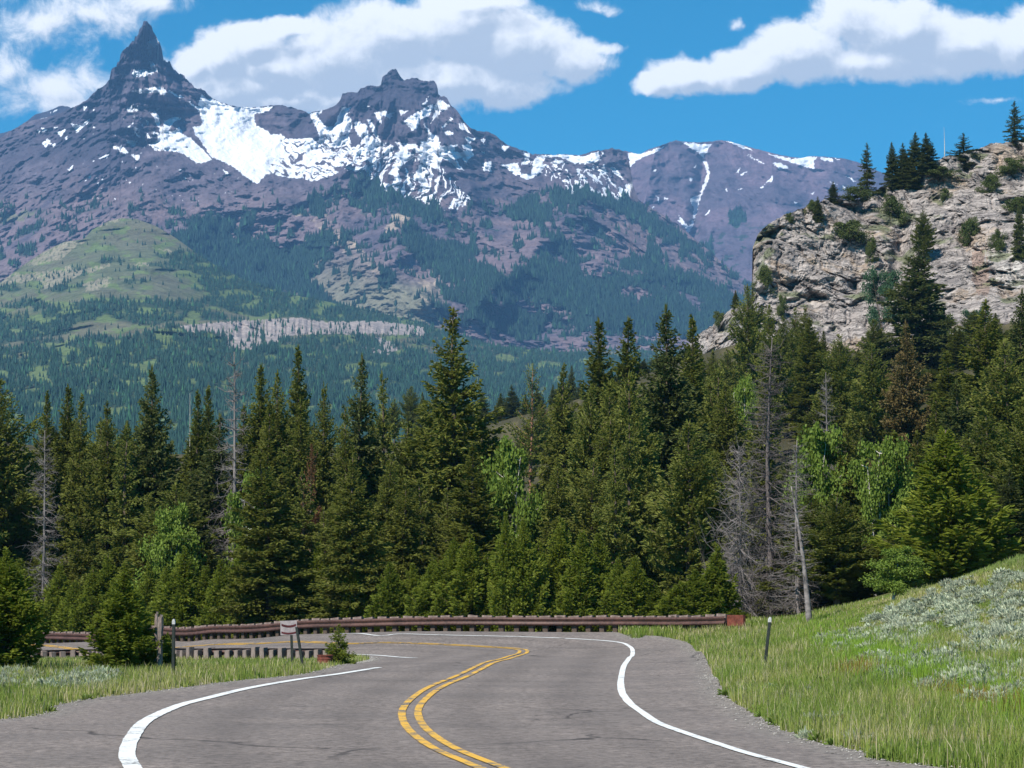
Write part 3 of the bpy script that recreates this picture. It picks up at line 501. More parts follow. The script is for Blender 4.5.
lite = sstep(.16, .42, fbm(px/26, py/9, 8, 4)+.15*np.exp(-((py-(330-(px-190)*.25))/14)**2)); col = lerp(col, np.array([.105, .15, .055]), lite*.8)
fden = np.clip(sstep(-.30, .15, n+.8*fbm(px/40, py/10, 2, 4)+(py-318)/75-.2*dome+.15*sstep(160, 230, px)+.7*sstep(34, 4, py-sil_g(px))*sstep(140, 185, px)*sstep(420, 300, px)), 0, 1)*(1-lite*.9)
col = lerp(col, forestc*1.35, fden*.75); col = lerp(col, np.array([.27, .235, .22]), rock1); col = lerp(col, np.array([.25, .22, .165]), rock2*.7)
finish_sheet('foothills', M_hill, px, py, D, col, np.zeros(px.shape), 'green foothills with a pale cliff band above the valley', 500, .5)
HILL = (px, py, D, np.clip(fden*1.0-.8*rock1-rock2, .02 if True else 0, 1))

def scatter(S, count, hmin, hmax, seed, label, cmul=1.):
    px, py, D, W = S; r = np.random.default_rng(seed); i = r.integers(1, px.shape[0]-1, count*6); j = r.integers(1, px.shape[1]-1, count*6)
    # keep where the forest is thick
    k = r.random(count*6) < W[i, j]; i, j = i[k][:count], j[k][:count]
    V = at(px[i, j], py[i, j], D[i, j]); n = len(V); h = r.uniform(hmin, hmax, n)*np.where(r.random(n) < .2, 1.35, 1); w = h*r.uniform(.16, .24, n)
    th = r.random(n)*6.28; ring = []
    for lev, (hz, wf) in enumerate(((-.1, .8), (.32, .95), (.34, .62), (1, .0))):
        if wf == 0: ring.append((V+np.stack([0*h, 0*h, h], -1))[:, None]); continue
        a = th[:, None]+np.arange(5)[None]*2*math.pi/5+lev*.5; ww = (w*wf)[:, None]*r.uniform(.75, 1.2, (n, 5))
        ring.append(V[:, None]+np.stack([np.cos(a)*ww, np.sin(a)*ww, np.broadcast_to((h*hz)[:, None], a.shape)], -1))
    A = np.concatenate([ring[1]*1.0, ring[3]], 1)  # cone skirt
    A[:, :5, 2] = V[:, 2:3]+h[:, None]*.08
    base = np.arange(n)[:, None, None]*6; T = np.array([[q, (q+1) % 5, 5] for q in range(5)])[None]+base
    tone = r.uniform(.65, 1.35, (n, 1)); c = forestc*cmul*1.25*tone*np.where(r.random((n, 1)) < .10, np.array([[1.6, 1.75, 1.2]]), 1.)
    mb = MB(); mb.add(A.reshape(-1, 3), None, T.reshape(-1, 3), np.repeat(c, 6, 0)); o = mb.build('distant_forest', M_needle_far); tag(o, label, None, None, 'stuff')
M_needle_far = attrmat('distant_needles', .9)
scatter(MAIN, 42000, 9, 17, 1, 'dark conifer forest far off on the snowy massif'); scatter(RIGHT, 14000, 10, 18, 2, 'dark conifer forest at the foot of the rounded purple mountain'); scatter(HILL, 60000, 4, 8.5, 3, 'dark conifer forest covering the green foothills', 1.35)

# ------------------------------------------------------------------ near rocky hill on the right
sil_c = interp([(670, 420), (684, 352), (690, 342), (700, 334), (712, 326), (722, 316), (733, 308), (745, 306), (749, 304), (751.5, 296), (752, 280), (751, 265), (753, 246), (757, 236), (763, 228), (772, 221), (782, 216), (795, 211), (808, 206), (825, 200), (840, 199), (855, 201), (868, 196), (880, 188), (892, 186), (905, 181), (920, 171), (932, 163), (945, 156), (960, 154), (975, 150), (990, 144), (1008, 142), (1024, 138), (1060, 128), (1150, 110), (1300, 100)])
def fall(px, py): 
    d = -(py-150)*.30
    return d
def disp_c(P0, px, py, t):
    X, Y, Z = P0[..., 0], P0[..., 1], P0[..., 2]; ww = 3*fbm(X/14, Y/14, Z/14, 3)
    u = (X*.84+Z*.54)+ww; v = (-X*.54+Z*.84)+ww   # layers dip down to the left
    lay = ridged(v/7., u/26., 0.3, 4, .55); blk = ridged(u/6.5, v/5., 4.4, 4, .6); fine = fbm(X/1.6, Y/1.6, Z/1.3, 4, .6)
    steps = np.abs(((v/4.6+.8*fbm(X/9, Z/9, 2, 2)) % 1)-.5)*2
    cr = np.maximum(0, ridged(u/11+.4, v/17, 9.3, 3)-.62)*14+np.maximum(0, ridged(u/4.2, v/5.5, 3.3, 3)-.66)*7
    ov = 5*np.exp(-((px-757)/7)**2)*fbm(Z/3., X/3., 2, 3)
    g = 12*np.exp(-((px-(905+(py-230)*-.25))/9)**2)*sstep(215, 240, py)
    return -2.4*lay-1.2*blk-.4*fine-.1*steps+.8*cr+ov*.8+g*.5-5.*fbm(X/24, Y/30, Z/20, 2)+1.1*(fbm(X/5, Y/5, Z/5, 3))
cb = lambda x: np.interp(x, [670, 690, 760, 1300], [430, 430, 430, 420])
px, py, D = sheet(670, 1300, .55, 560, sil_c, cb, lambda x: np.interp(x, [670, 750, 1024, 1300], [395, 335, 285, 260]), lambda x: np.interp(x, [670, 735, 752, 900, 1024, 1300], [410, 392, 372, 395, 405, 400]), disp_c, .8, sjag=1.6, sig=7)
V = at(px, py, D); X, Y, Z = V[..., 0], V[..., 1], V[..., 2]; n = fbm(X/9, Y/9, Z/9, 4); n2 = fbm(X/1.5, Y/1.5, Z/1.5, 4, .6)
ca = np.array([.335, .295, .272]); cb2 = np.array([.20, .178, .170]); co = np.array([.36, .25, .15]); cv = np.array([.10, .12, .05])
col = lerp(np.broadcast_to(ca, V.shape), cb2, sstep(-.15, .7, n*.7+n2*.6)); col = lerp(col, co, sstep(.15, .6, fbm(X/12, Y/12, Z/10, 3)+.3*n2)*.45)
rst = mask(px, py, [P(860, 180, 4.8, [(540, 340), (600, 330), (620, 400), (630, 520), (600, 560), (560, 540), (535, 440)])], 3, .2)*(ridged(px/4, py/40, 2, 2) > .1); col = lerp(col, np.array([.24, .15, .11]), rst*.6)
pale = mask(px, py, [P(860, 180, 4.8, [(640, 360), (770, 270), (775, 520), (700, 530), (650, 480)])], 3, .2); col = lerp(col, np.array([.42, .39, .36]), pale*.7)
soilm = sstep(.30, .6, fbm(X/7, Y/7, Z/4, 4)+.28*fbm((X*.6+Z*.8)/3., (X*.8-Z*.6)/20, 6, 2)); col = lerp(col, cv, soilm*.75)
m, t, b = material('cliff_rock', .92, .15); a = t.node('ShaderNodeAttribute', attribute_name='col').outputs['Color']; p = pos(t)
pv = t.node('ShaderNodeMapping', ins={'Rotation': (0, R(33), 0), 'Scale': (.5, 1, 1.25)}); t.l.new(p, pv.inputs['Vector'])
n1 = t.noise(.55, 7, .68, pv.outputs[0], .6); n2_ = t.noise(2.2, 5, .7, p); vo = t.node('ShaderNodeTexVoronoi', feature='DISTANCE_TO_EDGE', ins={'Scale': .33}); t.l.new(t.vm('ADD', pv.outputs[0], t.vm('MULTIPLY', t.node('ShaderNodeTexNoise', ins={'Scale': .6, 'Vector': p}).outputs['Color'], (2.2, 2.2, 2.2))), vo.inputs['Vector'])
ck = t.ramp(vo.outputs['Distance'], .0, .07)
a = t.mix(t.m('MULTIPLY', t.ramp(ck, .0, 1., 1, 0), .5), a, rgb(.07, .062, .058))
c = t.mix(1, a, t.mix(t.ramp(t.m('ADD', t.m('MULTIPLY', n1, .55), t.m('MULTIPLY', n2_, .45)), .33, .67), rgb(.45, .44, .45), rgb(1.5, 1.5, 1.48)), 'MULTIPLY')
t.l.new(c, b.inputs['Base Color']); bump(t, b, t.m('ADD', t.m('MULTIPLY', ck, .5), t.m('ADD', n1, t.m('MULTIPLY', n2_, .4))), .9, .7)
V = at(px, py, D); top = V[-1]; rb = []
for k in (4, 12, 30, 70, 140):
    q = top.copy(); q[:, 1] += k; q[:, 0] += k*.25; q[:, 2] += -.0006*k*k-.02*k-k*.45*np.interp(px[-1], [690, 752, 800], [1, 1, .15]); rb.append(q)
A = np.concatenate([V, np.stack(rb)]); cc = np.concatenate([col, np.repeat(col[-1:], 5, 0)])
mb = MB(); mb.grid(A, cc.reshape(-1, 3)); tag(mb.build('rocky_hill', m, None, False), 'pale fractured granite hill rising on the right', None, None, 'structure')
CL = (px, py, D)
def cliffpoint(x, y):
    j = int(np.clip((x-670)/.55, 0, CL[0].shape[1]-1)); i = int(np.argmin(np.abs(CL[1][:, j]-y))); return at(CL[0][i, j], CL[1][i, j], CL[2][i, j])

# ------------------------------------------------------------------ trees
M_bark = simple('conifer_bark', (.10, .075, .055), .4, 6, stretch=(3, 3, .6)); M_grey = simple('weathered_bark', (.19, .165, .155), .35, 6, stretch=(3, 3, .4)); M_pale = simple('aspen_bark', (.48, .44, .38), .3, 5)
M_red = simple('reddish_bark', (.26, .13, .08), .3, 6)
M_sp = leafmat('spruce_needles', (.095, .108, .020), (.23, .24, .046), .34); M_pine = leafmat('pine_needles', (.10, .122, .022), (.245, .255, .055), .3); M_young = leafmat('young_pine_needles', (.135, .175, .018), (.25, .28, .038), .38)
M_dark = leafmat('dark_spruce_needles', (.058, .076, .024), (.16, .178, .05), .3); M_brown = leafmat('browned_needles', (.11, .10, .03), (.26, .18, .075)); M_rust = leafmat('dead_red_needles', (.13, .065, .03), (.22, .11, .05)); M_aspen = leafmat('aspen_leaves', (.10, .16, .022), (.20, .27, .045), .35); M_shrub = leafmat('shrub_leaves', (.045, .07, .02), (.11, .13, .035))
M_bluegr = leafmat('bluish_shrub_leaves', (.035, .08, .04), (.06, .12, .055))

def tufts(mb, p, d, L, W, r, cross=2):
    n = len(p); d = d/(np.linalg.norm(d, axis=1)[:, None]+1e-9); a = np.cross(d, r.normal(size=(n, 3))); a /= np.linalg.norm(a, axis=1)[:, None]+1e-9; b2 = np.cross(d, a)
    L = np.broadcast_to(L, (n,))[:, None]; W = np.broadcast_to(W, (n,))[:, None]
    for k in range(cross):
        s = a if k == 0 else b2
        V = np.stack([p, p+d*L*.45+s*W, p+d*L, p+d*L*.45-s*W], 1)
        mb.add(V.reshape(-1, 3), np.arange(n*4).reshape(-1, 4))
def conifer(name, seed, H, Rd, crown0, whorl, per, style, tl=.36, tw=.075, droop=.25, dens=1., ragged=.3, bark=None, leaf=None, bare=0):
    tl *= .82; tw *= .74
    r = np.random.default_rng(seed); root = empty(name, (0, 0, 0)); mt = MB(); mc = MB()
    lean = r.normal(0, .012, 2)*H
    ax = lambda z: np.array([lean[0]*(z/H)**2+.05*math.sin(z*1.1+seed), lean[1]*(z/H)**2, z])
    zz = np.linspace(-.6, H, 14); mt.tube([ax(z) for z in zz], np.interp(zz, [-.6, H*.5, H], [H*.017+.03, H*.010+.01, .012]), 7)
    z = crown0*H; gap = r.random(8)
    PP = []; DD = []; LL = []; WW = []
    while z < H*.985:
        t = (z/H-crown0)/(1-crown0)
        if style == 'spruce': pr = (1-t)**.85*(.35+.65*min(1, t*6+.35)); el = -.35+1.15*t**1.5
        elif style == 'narrow': pr = (1-t)**.85*min(1, t*5+.45); el = -.3+1.1*t
        elif style == 'young': pr = (1-t**1.25)*min(1, .7+t*2)+.03; el = .35+.7*t
        else: pr = (1-t**1.8)**.8*min(1, t*2.5+.3); el = -.05+.9*t
        k = per if t < .85 else max(3, per-2); ph = r.random()*6.28
        for q in range(k):
            az = ph+q*6.283/k+r.normal(0, .3); L = Rd*pr*r.uniform(1-ragged, 1+ragged*.45)
            L *= 1+ragged*.6*math.sin(az*2+z*.9+seed)*math.cos(z*.7+seed*2)
            if r.random() < bare: L *= .35
            if L < .03: L = .03
            e = el+r.normal(0, .13); ns = max(3, int(L/(tl*.42)*dens)+1); s = np.linspace(.12, 1, ns)
            h = np.array([math.cos(az), math.sin(az), 0]); zb = z+r.normal(0, whorl*.3)
            sag = -droop*L*(s**1.3)*(1-t)+.22*L*s**3
            Bp = ax(zb)+h*(L*s)[:, None]*math.cos(e); Bp[:, 2] += L*s*math.sin(e)+sag
            if L > .5: mt.tube([ax(zb), Bp[len(Bp)//2], Bp[-1]], [.012+.012*L, .010+.006*L, .006], 3, cap=False)
            side = np.array([-h[1], h[0], 0])
            dirb = h*math.cos(e)+np.array([0, 0, math.sin(e)+.15])
            PP.append(Bp); DD.append(np.repeat(dirb[None], ns, 0)+r.normal(0, .25, (ns, 3))); LL.append(np.full(ns, tl)); WW.append(np.full(ns, tw))
            for sg in (-1, 1):
                l2 = .50*L*(1-s*.75)*(.4+.6*s)*r.uniform(.6, 1.2, ns); m2 = max(1, int(round(.36*L/tl*dens))); 
                for f in np.linspace(.25, 1, m2+1):
                    a = .75+r.normal(0, .2, ns); dv = h*np.cos(a)[:, None]+side*sg*np.sin(a)[:, None]; off = dv*(l2*f)[:, None]
                    pp = Bp+off; pp[:, 2] += -.25*l2*f*(1-t)+r.normal(0, .05, ns)*(1+L*.4)
                    PP.append(pp); DD.append(dv+np.array([0, 0, .25 if style != 'spruce' else -.05])+r.normal(0, .35, (ns, 3))); LL.append(r.uniform(.7, 1.15, ns)*tl); WW.append(np.full(ns, tw))
        z += whorl*r.uniform(.7, 1.3)*(1-.45*t)
    PP = np.vstack(PP); DD = np.vstack(DD); tf = 1-.5*sstep(.55, 1.0, PP[:, 2]/H); tufts(mc, PP, DD, np.concatenate(LL)*tf, np.concatenate(WW)*tf, r)
    tufts(mc, np.array([ax(H-.3)]*3), np.array([[0, 0, 1.]]*3)+r.normal(0, .1, (3, 3)), tl*1.6, tw*.7, r)
    kids[root.name] = [mt.build('trunk', bark or M_bark, root, True), mc.build('crown', leaf, root)]
    root['H'] = float(H); rad = float(np.percentile(np.hypot(PP[:, 0], PP[:, 1]), 97)); root['Rd'] = rad
    return root
def snag(name, seed, H, Rd, mat, bend=0., crown0=.12, per=5, twig=True, top=1., lean=0.):
    r = np.random.default_rng(seed); root = empty(name, (0, 0, 0)); mt = MB(); mc = MB() if twig else mt
    ax = lambda z: np.array([lean*z+bend*math.sin(z/H*3.1), .3*bend*math.sin(z/H*2.3), z])
    zz = np.linspace(-.6, H, 18); mt.tube([ax(z) for z in zz], np.interp(zz, [-.6, H], [H*.012+.04, .02]), 7)
    z = crown0*H
    while z < H*.97:
        t = z/H
        for q in range(per):
            az = r.random()*6.28; L = Rd*(1-.75*t)*r.uniform(.3, 1.1); e = r.normal(-.1+.5*t, .3); h = np.array([math.cos(az)*math.cos(e), math.sin(az)*math.cos(e), math.sin(e)])
            s = np.linspace(0, 1, 5)[:, None]; B = ax(z)+h*L*s+np.array([0, 0, 1])*(L*(-.28*s**1.5+.15*s**3))+r.normal(0, .03*L, (5, 3))*s
            mc.tube(B, np.linspace(.010+.011*L, .005, 5), 3, cap=False)
            if twig:
                for k in range(int(5+L*5)):
                    i = r.integers(1, 5); d = h+r.normal(0, .8, 3); l = r.uniform(.15, .45)*L*.6; mc.tube([B[i], B[i]+d*l*.5+r.normal(0, .03, 3), B[i]+d*l+np.array([0, 0, -.1*l])], [.007, .005, .003], 3, cap=False)
        z += H*.022*r.uniform(.5, 1.5)
    kids[root.name] = [mt.build('trunk', mat, root, twig), (mc.build('branches', mat, root) if twig else None)]
    kids[root.name] = [k for k in kids[root.name] if k]
    root['H'] = float(H); root['Rd'] = float(Rd*.8); return root
def broadleaf(name, seed, H, Rd, mat, bark, n=14, leaves=13000, ls=.10, low=.2):
    r = np.random.default_rng(seed); root = empty(name, (0, 0, 0)); mt = MB(); mc = MB(); cen = []
    for s in range(3):
        b0 = np.array([r.normal(0, .12*Rd), r.normal(0, .12*Rd), -.4]); tp = np.array([r.normal(0, .3)*Rd, r.normal(0, .3)*Rd, H*r.uniform(.75, .95)])
        Pn = [b0+(tp-b0)*q+np.array([r.normal(0, .05), r.normal(0, .05), 0])*H*.2 for q in np.linspace(0, 1, 7)]; mt.tube(Pn, np.linspace(.015*H+.02, .012, 7), 6)
        for q in range(n):
            i = r.integers(2, 7); e = np.array([r.normal(), r.normal(), r.uniform(-.1, .9)]); e /= np.linalg.norm(e); zc = Pn[i][2]/H
            L = Rd*r.uniform(.45, 1.0)*(1-.55*max(0, zc-.45)/.55); en = Pn[i]+e*L; mt.tube([Pn[i], Pn[i]+e*L*.5+np.array([0, 0, .1*L]), en], [.02, .014, .006], 4, cap=False); cen.append((en, L*.42)); cen.append((Pn[i]+e*L*.55, L*.34))
    cen.append((np.array([0, 0, H*.9]), Rd*.3)); k = leaves//len(cen)
    for c, rr in cen:
        d = r.normal(size=(k, 3)); d /= np.linalg.norm(d, axis=1)[:, None]; rad = rr*r.random(k)**.45*(1+.35*perlin(d[:, 0]*2+c[0], d[:, 1]*2+c[1], d[:, 2]*2)); p = c+d*rad[:, None]*np.array([1, 1, .8])
        tufts(mc, p, r.normal(size=(k, 3))+np.array([0, 0, -.3]), ls*r.uniform(.7, 1.3, k), ls*.42, r, 1)
    kids[root.name] = [mt.build('trunk', bark, root, True), mc.build('crown', mat, root)]
    root['H'] = float(H); root['Rd'] = float(Rd); return root

PROTO = {}
def protos():
    A = PROTO
    A['spruce'] = [conifer('spruce_tree', s, 14, 2.9, .06, .42, 6, 'spruce', .40, .085, .28, 1.0, .38, leaf=M_sp) for s in (11, 12, 13, 14)]+[conifer('spruce_tree', s, 14, 3.2, .05, .5, 5, 'spruce', .42, .095, .2, 1.0, .6, leaf=M_pine, bare=.12) for s in (15, 16)]
    A['dark'] = [conifer('spruce_tree', s, 14, 2.9, .04, .42, 6, 'spruce', .42, .09, .30, 1.05, .42, leaf=M_dark) for s in (21, 22)]
    A['narrow'] = [conifer('fir_tree', s, 14, 2.0, .05, .36, 6, 'narrow', .36, .08, .25, 1.0, .4, leaf=M_sp) for s in (31, 32, 33)]
    A['pine'] = [conifer('pine_tree', s, 12, 2.4, .14, .46, 5, 'pine', .42, .095, .05, 1.0, .45, leaf=M_pine) for s in (41, 42, 43, 44)]
    A['young'] = [conifer('young_pine', s, 4.4, 1.25, .01, .20, 6, 'young', .24, .052, .0, 1.15, .35, leaf=M_young) for s in (51, 52, 53, 54, 55)]
    A['brown'] = [conifer('spruce_tree', 61, 14, 3.2, .05, .42, 6, 'spruce', .40, .09, .2, 1.0, .35, leaf=M_brown)]
    A['wispy'] = [conifer('spruce_tree', s, 12, 2.3, .03, .5, 5, 'spruce', .38, .08, .2, .85, .5, leaf=M_dark, bare=.25) for s in (71, 72)]
    A['sparse'] = [conifer('pine_tree', s, 13, 2.0, .45, .55, 4, 'pine', .36, .08, .05, .7, .5, leaf=M_pine, bark=M_red, bare=.2) for s in (76, 77)]
    A['rusty'] = [conifer('pine_tree', 78, 10, 1.3, .55, .4, 4, 'pine', .34, .08, .05, .8, .5, leaf=M_rust, bare=.3)]
    A['aspen'] = [broadleaf('aspen_tree', s, 7, 2.4, M_aspen, M_pale, ls=.17) for s in (81, 82, 83)]
    A['shrub'] = [broadleaf('shrub', s, 2.6, 2.0, M_shrub, M_bark, 8, 6000, .16) for s in (91, 92)]
    A['bluish'] = [broadleaf('shrub', 93, 4, 2.2, M_bluegr, M_bark, 9, 8000, .14)]
    A['snag'] = [snag('dead_tree', s, 12, 2.2, M_grey, .1, .08, 8) for s in (101, 102)]
    A['bigsnag'] = [snag('dead_tree', 103, 14, 2.6, simple('dark_dead_bark', (.12, .10, .095), .35, 6), .3, .06, 11)]
    A['lean'] = [snag('dead_tree', 104, 9, 1.0, simple('patchy_dead_bark', (.20, .175, .165), .6, 3), .10, .3, 3, True, 1, -.075)]
    A['bare'] = [snag('leafless_tree', 105, 6, 3.4, M_grey, .3, .15, 6)]
    A['pole'] = [snag('dead_tree', s, 10, .7, mm, 0.1, .55, 1, False) for s, mm in ((106, M_pale), (107, M_red))]
protos()
used = set(); cnt = {}
TREES = []
def place(kind, base, h, wpx_m, label, cat, group=None, idx=None, rz=None):
    L = PROTO[kind]; k = cnt.get(kind, 0) if idx is None else idx; cnt[kind] = cnt.get(kind, 0)+1; p = L[k % len(L)]
    o = p if p.name not in used else copy_tree(p)
    used.add(p.name)
    o.location = [float(a) for a in base]; o.rotation_euler = (0, 0, random.random()*6.28 if rz is None else rz)
    s = h/p['H']; w = wpx_m/p['Rd']; o.scale = (w, w, s)
    o['label'] = label; o['category'] = cat
    if group: o['group'] = group
    TREES.append(o); return o
def tree(kind, px, top, Y, wpx, label, cat='tree', group=None, idx=None, rz=None, basepy=None):
    u, v = ray(px, top); X = float(u)*Y
    bz = float(gz(X, Y)) if basepy is None else float(at(px, basepy, Y)[2])
    h = CZ+float(v)*Y-bz; return place(kind, (X, Y, bz-.1), h+.1, wpx/2*Y/F, label, cat, group, idx, rz)

# trees singled out in the photograph
G = 'tall conifers of the roadside forest'
H_ = [
 ('pine', 0, 384, 132, 85, 'broad dark green pine cut by the left picture edge'),
 ('narrow', 48, 393, 140, 51, 'slim conifer beside the pale dead tree, second group from the left edge'),
 ('narrow', 69, 386, 136, 62, 'slim pointed conifer left of the yellowish topped fir'),
 ('spruce', 82, 396, 132, 64, 'full mid green conifer behind the slim pointed one at far left'),
 ('spruce', 108, 404, 126, 73, 'conifer with yellowish top left of the big dark spruce'),
 ('dark', 156, 368, 128, 88, 'big dark spruce with reddish tip, left third of the forest'),
 ('narrow', 197, 391, 142, 51, 'narrow conifer right of the big dark spruce'),
 ('narrow', 208, 388, 150, 55, 'narrow conifer with pale trunk just left of the grey snag'),
 ('narrow', 258, 365, 134, 71, 'conifer directly right of the tall grey snag'),
 ('spruce', 278, 372, 128, 71, 'mid green conifer left of the tall narrow one'),
 ('narrow', 297, 347, 136, 64, 'tall narrow conifer with dark top, above the rusty brown branch'),
 ('spruce', 322, 384, 128, 69, 'olive conifer between the tall narrow tree and the bluish green spruce'),
 ('dark', 357, 357, 124, 82, 'bluish dark green spruce with upswept tip, left of the big central tree'),
 ('spruce', 386, 374, 130, 85, 'full conifer close left of the big central spruce'),
 ('spruce', 456, 311, 122, 140, 'tallest big spruce in the middle of the forest'),
 ('narrow', 474, 445, 114, 95, 'smaller conifer standing before the big central spruce'),
 ('sparse', 530, 368, 190, 46, 'thin pine with bare trunk in the gap right of the central spruce'),
 ('spruce', 562, 366, 142, 80, 'mid green conifer at the right side of the forest gap'),
 ('narrow', 601, 320, 150, 86, 'slim tall conifer left of the twin pointed ones'),
 ('narrow', 628, 318, 146, 89, 'pointed conifer beside the dense dark spruce, on its left'),
 ('dark', 665, 307, 124, 124, 'dense dark spruce with sharp top, right of centre'),
 ('spruce', 600, 420, 118, 110, 'broad bushy conifer low in front, left of the dense dark spruce'),
 ('narrow', 692, 318, 150, 86, 'conifer directly right of the dense dark spruce'),
 ('pine', 716, 372, 138, 80, 'bushy pine under the small granite shelf'),
 ('pine', 748, 286, 250, 42, 'pine touching the left foot of the granite cliff'),
 ('pine', 768, 306, 215, 46, 'rounded pine just below the left edge of the cliff'),
 ('narrow', 812, 318, 230, 54, 'narrow conifer before the lower middle of the cliff'),
 ('pine', 840, 336, 210, 50, 'green pine at the foot of the cliff, left of the big lone spruce'),
 ('pine', 870, 345, 190, 62, 'pine in front and left of the brownish spruce'),
 ('dark', 917, 238, 285, 84, 'big lone spruce rising before the granite cliff'),
 ('brown', 907, 322, 165, 72, 'brownish spruce with tan cone laden branches below the lone spruce'),
 ('spruce', 985, 300, 150, 112, 'large dark conifer at the right, nearly touching the picture edge'),
 ('dark', 1020, 292, 140, 90, 'dark conifer cut by the right picture edge'),
 ('narrow', 945, 352, 170, 82, 'conifer between the brownish spruce and the large right conifer'),
 ('young', 948, 430, 92, 120, 'bright green pine on the sagebrush bank, lower right'),
 ('spruce', 845, 420, 112, 87, 'yellowish green spruce between the two light aspens'),
 ('narrow', 893, 432, 108, 95, 'slim green conifer left of the bright pine on the bank'),
 ('dark', 1005, 470, 96, 70, 'dark low conifer behind the bright pine at the right edge'),
]
for k, x, tp, Y, w, lab in H_: tree(k, x, tp, Y, w, lab, 'conifer', G, {456: 0, 600: 2}.get(x) if k == 'spruce' else None)
# bank plants and bushes near the road
tree('young', 124, 574, 57.5, 76, 'bushy young pine on the grass island beside the split grey posts', 'pine', None, 3)
tree('young', 5, 552, 56, 86, 'dark young pine on the island at the left picture edge', 'pine', None, 1)
tree('young', 168, 632, 58.5, 18, 'tiny pine seedling between the split grey posts and the black marker', 'pine', None, 2)
sp_small = conifer('spruce_sapling', 57, 2.2, .85, .05, .19, 5, 'spruce', .17, .035, .05, 1.0, .3, leaf=M_young); PROTO['sap'] = [sp_small]
tree('sap', 339, 625, 66, 32, 'small bright spruce sapling beside the rust red drum', 'spruce')
# aspens, dead trees
for k, x, tp, Y, w, lab, cat in [
 ('aspen', 165, 500, 114, 64, 'bright green aspen below the big dark spruce on the left', 'aspen'), ('aspen', 256, 468, 116, 54, 'light green aspen right of the tall grey snag', 'aspen'), ('aspen', 508, 438, 120, 74, 'light green aspen in the gap right of the central spruce', 'aspen'),
 ('aspen', 808, 420, 112, 72, 'rounded light green aspen behind the dead trees at right', 'aspen'), ('aspen', 880, 436, 106, 62, 'rounded light green aspen between two conifers, right of the dead trees', 'aspen'), ('aspen', 745, 376, 180, 42, 'small aspen crown high above the leafless grey tree', 'aspen'), ('aspen', 890, 545, 82, 60, 'low leafy sapling at the edge of the sagebrush bank', 'sapling'), ('aspen', 640, 520, 110, 40, 'low leafy tree before the dense dark spruce', 'sapling'),
 ('snag', 234, 352, 119, 66, 'tall grey dead tree with a green tip, between the left conifers', 'dead tree'), ('snag', 45, 430, 122, 48, 'pale bare dead tree near the left edge', 'dead tree'), ('bigsnag', 773, 338, 100, 90, 'tall dark dead tree with drooping bare branches, right of the guardrail end', 'dead tree'),
 ('lean', 808, 486, 84, 40, 'pale leaning dead trunk at the foot of the dark dead tree', 'dead tree'), ('bare', 738, 446, 100, 74, 'leafless grey branched tree left of the tall dark dead tree', 'bare tree'), ('snag', 826, 372, 128, 44, 'grey dead conifer with reddish stem between the aspens', 'dead tree'),
 ('snag', 797, 440, 98, 60, 'grey brushy dead tree close behind the pale leaning trunk', 'dead tree'), ('pole', 190, 393, 152, 8, 'pale barkless dead pole left of the tall grey snag', 'dead tree'), ('pole', 757, 412, 150, 8, 'short white dead pole beside the dark dead tree', 'dead tree'), ('rusty', 311, 446, 118, 24, 'dead pine with rusty brown needles below the tall narrow conifer', 'dead tree'), ('snag', 863, 470, 112, 40, 'grey dead conifer just left of the second aspen', 'dead tree')]:
    tree(k, x, tp, Y, w, lab, cat, rz=0 if k == 'lean' else None)

# ------------------------------------------------------------------ fillers
ordn = ['first', 'second', 'third', 'fourth', 'fifth', 'sixth', 'seventh', 'eighth', 'ninth', 'tenth', 'eleventh', 'twelfth', 'thirteenth', 'fourteenth', 'fifteenth', 'sixteenth', 'seventeenth', 'eighteenth']
def row(recs, spans, fmt, cat, group):
    """recs: (px, call) ; label by landmark span and order within it"""
    recs = sorted(recs, key=lambda q: q[0]); c = {}
    for x, fn in recs:
        nm = next(s[1] for s in spans if x < s[0]); i = c.get(nm, 0); c[nm] = i+1; fn(fmt.format(o=ordn[i], s=nm), cat, group)
r = np.random.default_rng(77)
recs = []
x = -30.
while x < 748:
    Yb = np.interp(x, [-30, 30, 150, 300, 450, 600, 748], [125, 121.5, 112.5, 104, 99, 96, 91.5])+r.uniform(.2, 3.2)
    tp = 558+12*math.sin(x*.021)+r.uniform(-20, 22)
    if 500 < x < 640: tp -= 14
    if 722 < x: tp += 30
    recs.append((x, lambda l, c, g, x=x, tp=tp, Yb=Yb, w=r.uniform(44, 62): tree('young', x, tp, Yb, w, l, c, g))); x += r.uniform(15, 22)
spans = [(120, 'left of the bushy pine on the island'), (290, 'between the island pine and the leaning marker post'), (420, 'right of the chevron sign, before the bluish spruce'), (540, 'below the big central spruce'), (640, 'below the broad bushy conifer'), (9999, 'near the right end of the guardrail')]
row(recs, spans, '{o} young pine behind the guardrail {s}', 'young pine', 'young pines lined up behind the guardrail')
env = interp([(-30, 392), (0, 400), (30, 425), (60, 408), (110, 415), (155, 390), (180, 420), (215, 400), (240, 385), (300, 372), (340, 392), (360, 382), (400, 392), (430, 395), (485, 410), (500, 470), (540, 455), (560, 385), (600, 348), (630, 345), (663, 335), (700, 345), (745, 345), (770, 345), (800, 380), (850, 380), (900, 400), (950, 370), (1000, 330), (1060, 320)])
recs = []; x = -25
